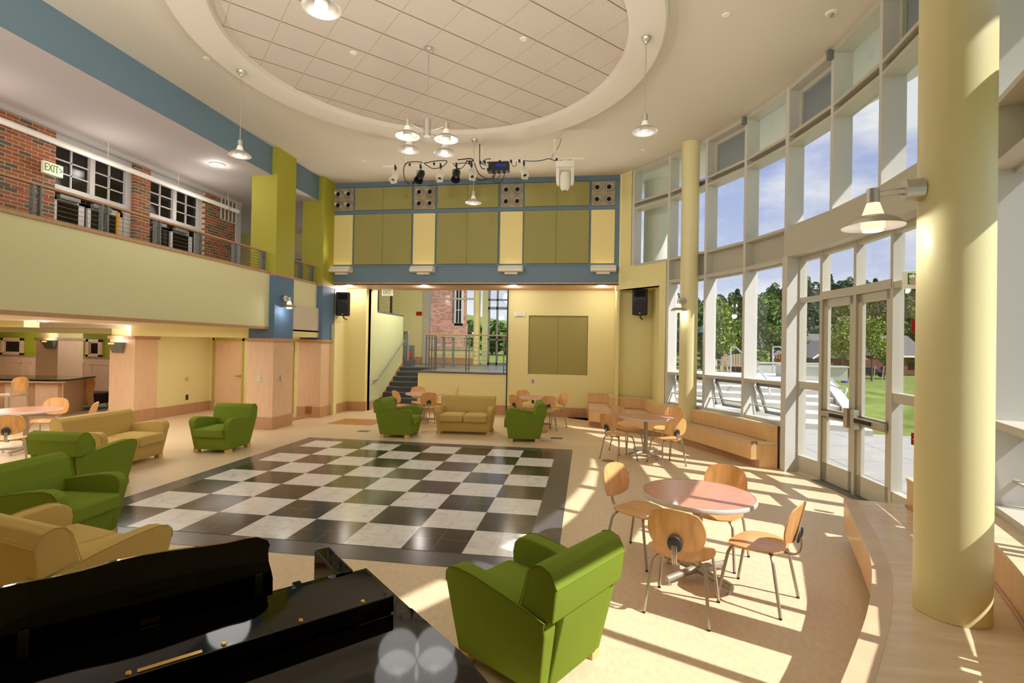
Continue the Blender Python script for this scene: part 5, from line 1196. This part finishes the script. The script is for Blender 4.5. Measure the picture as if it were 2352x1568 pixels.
hrail([hp(1905, 868, 17.0), hp(1929, 889, 16.2), hp(1947, 892, 15.8), hp(1927, 938, 15.6)], 'white bent handrail end at the foot of the outdoor steps, seen through the left door')
hrail([hp(1740, 845, 17.6), hp(1766, 876, 16.2), hp(1768, 905, 15.6)], 'white handrail halfway down the outdoor steps')
def adirondack(loc, rz, w, m_, lb, gr='garden seats on the terrace'):
    t = thing('garden_bench' if w > 1 else 'garden_chair', lb, 'garden seat', loc, rz, gr)
    bm = B(); n = max(5, int(w/.11))
    for k in range(n):
        x = -w/2+(k+.5)*w/n; hgt = .92-.22*abs(x/(w/2))**2; bx(bm, x-w/n*.42, x+w/n*.42, -.01, .012, 0, hgt-.3, m=T(0, .18, .30, rx=rad(-16)))
    obj('slatted_back', bm, m_, t)
    bm = B(); 
    for k in range(5): bx(bm, -w/2, w/2, -.34+k*.105, -.25+k*.105, .36-.02*k, .38-.02*k)
    obj('seat', bm, m_, t)
    for s in (-1, 1):
        bm = B(); bx(bm, s*w/2-.06, s*w/2+.06, -.40, .30, .56, .58); obj('armrest', bm, m_, t)
        for y in (-.33, .26): bm = B(); bx(bm, s*w/2-.045, s*w/2+.045, y-.04, y+.04, 0, .57); obj('leg', bm, m_, t)
    return t
g = G(1652, 25.5); adirondack((g.x, g.y, .905), rad(-75), .6, TEAK, 'pale wooden garden chair on the upper terrace, beside the matching bench')
g = G(1700, 24.5); adirondack((g.x, g.y, .905), rad(160), 1.5, TEAK, 'pale wooden garden bench on the upper terrace behind the white handrail')
g = G(1808, 28.5); adirondack((g.x, g.y, .98), rad(165), 1.3, CEDAR, 'orange wooden garden bench behind the low terrace wall')
# overhanging roof outside and outer column
bm = B(); pts = [tuple(pol(a, 8.72)[:2]) for a in range(-60, 76, 4)]; pts2 = [tuple(pol(a, 10.3)[:2]) for a in range(-60, 76, 4)]
strip_solid(bm, pts, pts2, 6.46, 6.75); struct('roof', bm, mat('pale soffit', (214, 212, 204), .8))
bm = B(); p = G(1506, 13.6); cyl(bm, p.x, p.y, -.1, 6.5, .36, 40); tag(obj('round_column', bm, mat('pale grey column paint', (206, 206, 196), .6), smooth=40), 'pale grey round column outside the first window bay, under the roof edge', 'column')
# lamp post
p = G(1613, 42, -.75); t = thing('street_lamp', 'dark green lamp post with a cone hood outside, seen left of the thin window post', 'street lamp', p)
bm = B(); lathe(bm, [(0, 0), (.16, 0), (.15, .8), (.09, .9), (.06, 1.0), (.05, 3.9), (0, 3.9)], 14); obj('pole', bm, mat('dark green post', (44, 62, 56), .5), t, smooth=40)
bm = B(); lathe(bm, [(0, 4.75), (.05, 4.7), (.10, 4.55), (.2, 4.4), (.42, 4.15), (.42, 4.1), (0, 4.12)], 20); lathe(bm, [(0, 4.1), (.14, 4.1), (.08, 3.8)], 14); obj('lamp_hood', bm, mat('grey hood', (92, 104, 112), .4), t, smooth=40)
# brick houses
def house(px0, px1, d, z0, eave, ridge, lb, m_=None, gable=None, rot=0):
    a, b = G(px0, d, z0), G(px1, d, z0); u = (b-a); ln = u.length; ang = atan2(u.y, u.x)
    t = thing('brick_house', lb, 'building', a, ang, 'low brick houses behind the lawn')
    bm = B(); bx(bm, 0, ln, 0, 10, 0, eave-z0); obj('wall_body', bm, m_ or BRICKF, t)
    bm = B(); h = eave-z0; r = ridge-z0; prism(bm, [(-.7, h-.15), (5, r), (10.7, h-.15), (10.7, h-.3), (-.7, h-.3)], -.6, ln+.6, axis='x'); obj('roof', bm, ROOF, t)
    bm = B(); bx(bm, -.6, ln+.6, -.75, -.6, h-.42, h-.12); obj('gutter', bm, WHT, t)
    n = int(ln/4)
    for k in range(n):
        x = (k+.5)*ln/n; bm = B(); bx(bm, x-.7, x+.7, -.06, 0, 1.0, 2.3); w = obj('window', bm, DARKG, t)
    if gable is not None:
        for gx, gw in gable:
            bm = B(); prism(bm, [(gx-gw, h-.2), (gx, h+gw*.62), (gx+gw, h-.2)], -3, 4, axis='y'); obj('gable_roof', bm, ROOF, t)
            bm = B(); prism(bm, [(gx-gw*.86, 0), (gx-gw*.86, h-.2), (gx, h+gw*.5), (gx+gw*.86, h-.2), (gx+gw*.86, 0)], -2.7, 3, axis='y'); obj('gable_wall', bm, m_ or BRICKF, t)
            bm = B()
            for s in (-1, 1): tube(bm, [(gx+s*gw, -3.02, h-.28), (gx, -3.02, h+gw*.62-.06)], .12, 4)
            obj('gable_trim', bm, WHT, t)
    return t
house(1835, 2125, 92, -2.0, 1.6, 5.3, 'long low brick house with a grey shingle roof, seen through the doors', gable=[(9.5, 4.5), (35, 5.2)])
house(1748, 1835, 70, -1.4, 1.3, 4.2, 'brick house with a grey roof behind the orange garden bench', gable=[(9, 3.6)])
house(1728, 1752, 84, -1.5, 3.4, 3.6, 'flat topped brick building beside the wooded hill')
def car(px, d, z, rz, m_, lb, truck=0):
    p = G(px, d, z); t = thing('pickup_truck' if truck else 'parked_car', lb, 'car', p, rz)
    bm = B(); bx(bm, -2.4, 2.4, -.9, .9, .35, .95, bev=.12); obj('body', bm, m_, t, smooth=40)
    bm = B()
    if truck: prism(bm, [(-.5, .93), (-.35, 1.6), (.9, 1.6), (1.35, .93)], -.8, .8, axis='y', bev=.05); bx(bm, -2.35, -.55, -.88, .88, .9, 1.1)
    else: prism(bm, [(-1.7, .93), (-1.1, 1.42), (.6, 1.42), (1.3, .93)], -.78, .78, axis='y', bev=.05)
    cb = obj('cab', bm, m_, t, smooth=40)
    bm = B(); prism(bm, [(-.38, 1.0), (-.26, 1.5), (.8, 1.5), (1.15, 1.0)] if truck else [(-1.5, .97), (-1.0, 1.36), (.5, 1.36), (1.1, .97)], -.82, .82, axis='y'); obj('side_windows', bm, mat('car glass', (60, 72, 84), .1), cb)
    for x in (-1.5, 1.5):
        for s in (-1, 1): bm = B(); cyl(bm, 0, 0, -.11, .11, .34, 18, m=T(x, s*.86, .34)@Matrix.Rotation(rad(90), 4, 'X')); obj('wheel', bm, BLKR, t, smooth=40)
    return t
a_ = -rad(28)
car(2030, 80, -1.75, a_, REDC, 'red pickup truck parked in front of the brick house', 1)
car(1996, 79, -1.75, a_, BLUC, 'dark blue car parked left of the red pickup truck')
car(1865, 80, -1.7, a_, WHTC, 'silver car parked behind the white wall')
# trees
def leaves(bm, c, r, n, sz, rs, flat=.8):
    for _ in range(n):
        while 1:
            v = Vector((rs.uniform(-1, 1), rs.uniform(-1, 1), rs.uniform(-1, 1)))
            if .2 < v.length < 1: break
        v = v.normalized()*(v.length**.45)
        p = Vector(c)+Vector((v.x*r[0], v.y*r[1], v.z*r[2])); q_ = Vector((rs.gauss(0, 1), rs.gauss(0, 1), rs.gauss(0, 1))).normalized(); u = q_.orthogonal().normalized(); w = q_.cross(u); s = sz*rs.uniform(.6, 1.3)
        V = [bm.verts.new(p+u*s), bm.verts.new(p+w*s*.7), bm.verts.new(p-u*s), bm.verts.new(p-w*s*.7)]; bm.faces.new(V)
def tree(kind, seed, h, w, n, sz, m_, name, lb, loc, cat='tree', group=None, trunk=.3, stake=0):
    rs = random.Random(seed); t = thing(name, lb, cat, loc, 0, group)
    bm = B(); tube(bm, [(0, 0, -.5), (0, 0, h*.45), (w*.05, 0, h*.8)], [trunk, trunk*.7, trunk*.2], 7)
    for k in range(6):
        a = rs.uniform(0, 6.28); z = h*rs.uniform(.3, .6); tube(bm, [(0, 0, z), (cos(a)*w*.5, sin(a)*w*.5, z+h*.2)], [trunk*.4, trunk*.1], 5)
    obj('trunk', bm, BARK, t)
    bm = B()
    if kind == 'cone':
        for k in range(7): f = k/6; leaves(bm, (0, 0, h*(.2+.75*f)), (w*(1-.8*f), w*(1-.8*f), h*.10), n//7, sz, rs)
    else:
        m = 9
        for k in range(m):
            a = rs.uniform(0, 6.28); f = rs.uniform(0, 1); q_ = w*.55*sqrt(rs.random()); zz = h*(.50+.38*f); qq = q_*(1-.5*f)
            leaves(bm, (cos(a)*qq, sin(a)*qq, zz), (w*.55*(1-.3*f), w*.55*(1-.3*f), h*.16), n//m, sz, rs)
    fo = obj('foliage', bm, m_, t, fix=False)
    return t
FG = 'trees of the wooded hill beyond the windows'
proto = [tree('round', 3, 13, 4.6, 1500, .42, LEAFD, 'forest_tree', 'dark tree of the dense wood on the hill', (0, 0, 0), group=FG, trunk=.3),
         tree('round', 4, 14, 4.2, 1500, .42, LEAFM, 'forest_tree', 'lighter green tree of the dense wood on the hill', (0, 0, 0), group=FG, trunk=.3),
         tree('cone', 5, 13.5, 4.2, 1500, .42, LEAFD, 'pine_tree', 'dark pointed pine of the dense wood on the hill', (0, 0, 0), group=FG, trunk=.25)]
rs = random.Random(11); used = [0, 0, 0]
def hillz(x, y):
    dd = hypot(x-CAMP.x, y-CAMP.y); a = atan2(y-CY, x-CX); z = -.02 if dd < 15 else -.02-2.1*min(1, (dd-15)/80)
    if dd > 120: z += 22*(1-cos(min(pi, (dd-120)/190*pi)))/2*(1+.12*sin(a*7)+.08*sin(a*17+1))
    return z
for ri, (d, n, p0_, p1_) in enumerate(((112, 16, 1470, 1800), (128, 30, 1440, 2180), (146, 32, 1440, 2180), (166, 34, 1440, 2180), (190, 36, 1440, 2180), (215, 36, 1440, 2180))):
    for k in range(n):
        px = p0_+(p1_-p0_)*(k+rs.uniform(.1, .9))/n; dd = d+rs.uniform(-7, 7); kk = rs.choice((0, 0, 1, 1, 0, 2) if d > 130 else (0, 1, 1, 0)); g = G(px, dd)
        loc = (g.x, g.y, hillz(g.x, g.y)-.6); sc = rs.uniform(.8, 1.15)*(1 if d > 120 else .9)
        if not used[kk]: o = proto[kk]; o.location = loc; used[kk] = 1
        else: o = dup(proto[kk], loc, rs.uniform(0, 6.28))
        o.scale = (sc, sc, sc*rs.uniform(.9, 1.15))
def T1(kind, seed, px, d, h, w, n, sz, m_, lb, tr=.12, z=None):
    g = G(px, d); return tree(kind, seed, h, w, n, sz, m_, 'garden_tree', lb, (g.x, g.y, hillz(g.x, g.y) if z is None else z), trunk=tr)
T1('round', 21, 1655, 38, 6.4, 1.5, 1800, .13, LEAFL, 'slender light green tree behind the pale garden chair', .07)
T1('round', 22, 1690, 44, 5.6, 1.8, 1800, .15, LEAFM, 'small leafy tree behind the pale garden bench', .07)
T1('round', 23, 1772, 46, 8.0, 3.4, 3000, .17, LEAFM, 'tall leafy tree with a visible trunk in front of the brick house', .16)
T1('round', 24, 1745, 60, 3.4, 1.8, 900, .2, LEAFL, 'low green bush beside the brick house', .08)
T1('round', 25, 2003, 66, 8.2, 2.3, 2200, .15, LEAFL, 'light green lawn tree seen through the right door leaf', .12)
T1('round', 26, 1935, 58, 7.4, 2.3, 2200, .15, LEAFL, 'light green lawn tree seen through the left door leaf', .12)
T1('round', 27, 2032, 74, 6.2, 1.8, 1500, .17, LEAFM, 'smaller lawn tree right of the light green one', .09)
T1('round', 28, 1622, 60, 8.5, 3.4, 2600, .24, LEAFM, 'green tree behind the lamp post', .2)
for px, d, lb in ((1950, 60, 'thin pale tree stake leaning by the left lawn tree'), (2006, 64, 'thin pale tree stake just left of the lawn tree in the right door'), (2026, 64, 'thin pale leaning tree stake in front of the red truck')):
    g = G(px, d); z = hillz(g.x, g.y); bm = B(); tube(bm, [(g.x, g.y, z), (g.x+.25, g.y, z+2.0)], .05, 6); tag(obj('tree_stake', bm, TEAK), lb, 'stake', 'tree stakes on the lawn')
g = G(1941, 54); bm = B(); cyl(bm, 0, 0, 0, .8, .3, 16); o = tag(obj('waste_bin', bm, mat('blue plastic', (40, 84, 170), .5), smooth=40), 'small blue bin beside the white wall on the lawn', 'bin'); o.location = (g.x, g.y, hillz(g.x, g.y))
# brick building beyond the stair hall windows
YQ = 19.0
def bqx(px, py=720): return at(px, py, Y=YQ).x
def bqz(py, px=1040): return at(px, py, Y=YQ).z
t = thing('brick_building', 'tall red brick building with a white window outside the stair hall', 'building', (0, 0, 0))
bm = B(); xr = bqx(1072); xk = CAMP.x+(xr-CAMP.x)*(YQ+6-CAMP.y)/(YQ-CAMP.y)
prism(bm, [(bqx(960), YQ), (xr, YQ), (xk, YQ+6), (bqx(960)-2, YQ+6)], -1, 9); obj('wall_body', bm, BRICKX, t)
bm = B(); bx(bm, bqx(960), bqx(1074), YQ-.12, YQ+.05, -1, bqz(748)); bx(bm, bqx(960), bqx(1074), YQ-.06, YQ+.05, bqz(748), bqz(742)); obj('plinth', bm, BRICKX, t)
bm = B(); x0, x1, z0, z1 = bqx(1044), bqx(1064), bqz(756), bqz(688)
bx(bm, x0, x1, YQ-.06, YQ, z0, z1+.6); w = obj('window_frame', bm, WHTO, t)
bm = B(); 
for u, v in ((.24, .44), (.58, .78)):
    bx(bm, x0+(x1-x0)*u, x0+(x1-x0)*v, YQ-.075, YQ-.06, z0+.35, z0+1.0); bx(bm, x0+(x1-x0)*u, x0+(x1-x0)*v, YQ-.075, YQ-.06, z0+1.06, z1+.5)
obj('window_glass', bm, DARKG, w)
# planting beyond the low stair hall window
rs = random.Random(5); bm = B()
for k in range(9): leaves(bm, (hx(995)+k*.2, HB+.9, 1.62+rs.uniform(-.05, .05)), (.2, .15, .2), 60, .05, rs)
tag(obj('hedge', bm, LEAFM, fix=False), 'row of green plants outside the low window of the stair hall', 'plants', kind='stuff')
bm = B(); bx(bm, -7, 1.2, HB+.25, 60, .8, 1.19); struct('pavement', bm, GRASS)
for px, d, lb in ((1082, 40, 'green tree right of the tall brick building outside the stair hall'), (1140, 42, 'green tree outside the glass door of the stair hall, the left one'), (1160, 44, 'green tree outside the glass door of the stair hall, the right one'), (1120, 47, 'green tree farther back behind the stair hall windows')):
    g = G(px, d); tree('round', px, 3.9, 2.2, 1500, .2, LEAFM, 'garden_tree', lb, (g.x, g.y, 0), trunk=.15)
# fire extinguisher by the stair head
p = at(941, 797, Y=10.9); t = thing('fire_extinguisher', 'red fire extinguisher in a dark case near the stair head', 'fire extinguisher', (p.x, 10.9, 1.5))
bm = B(); bx(bm, -.16, .16, 0, .1, -.25, .45, bev=.01); obj('case', bm, STEELG, t)
bm = B(); lathe(bm, [(0, -.2), (.07, -.2), (.08, -.15), (.08, .18), (.03, .26), (0, .27)], 16); obj('cylinder', bm, REDP, t, smooth=40)
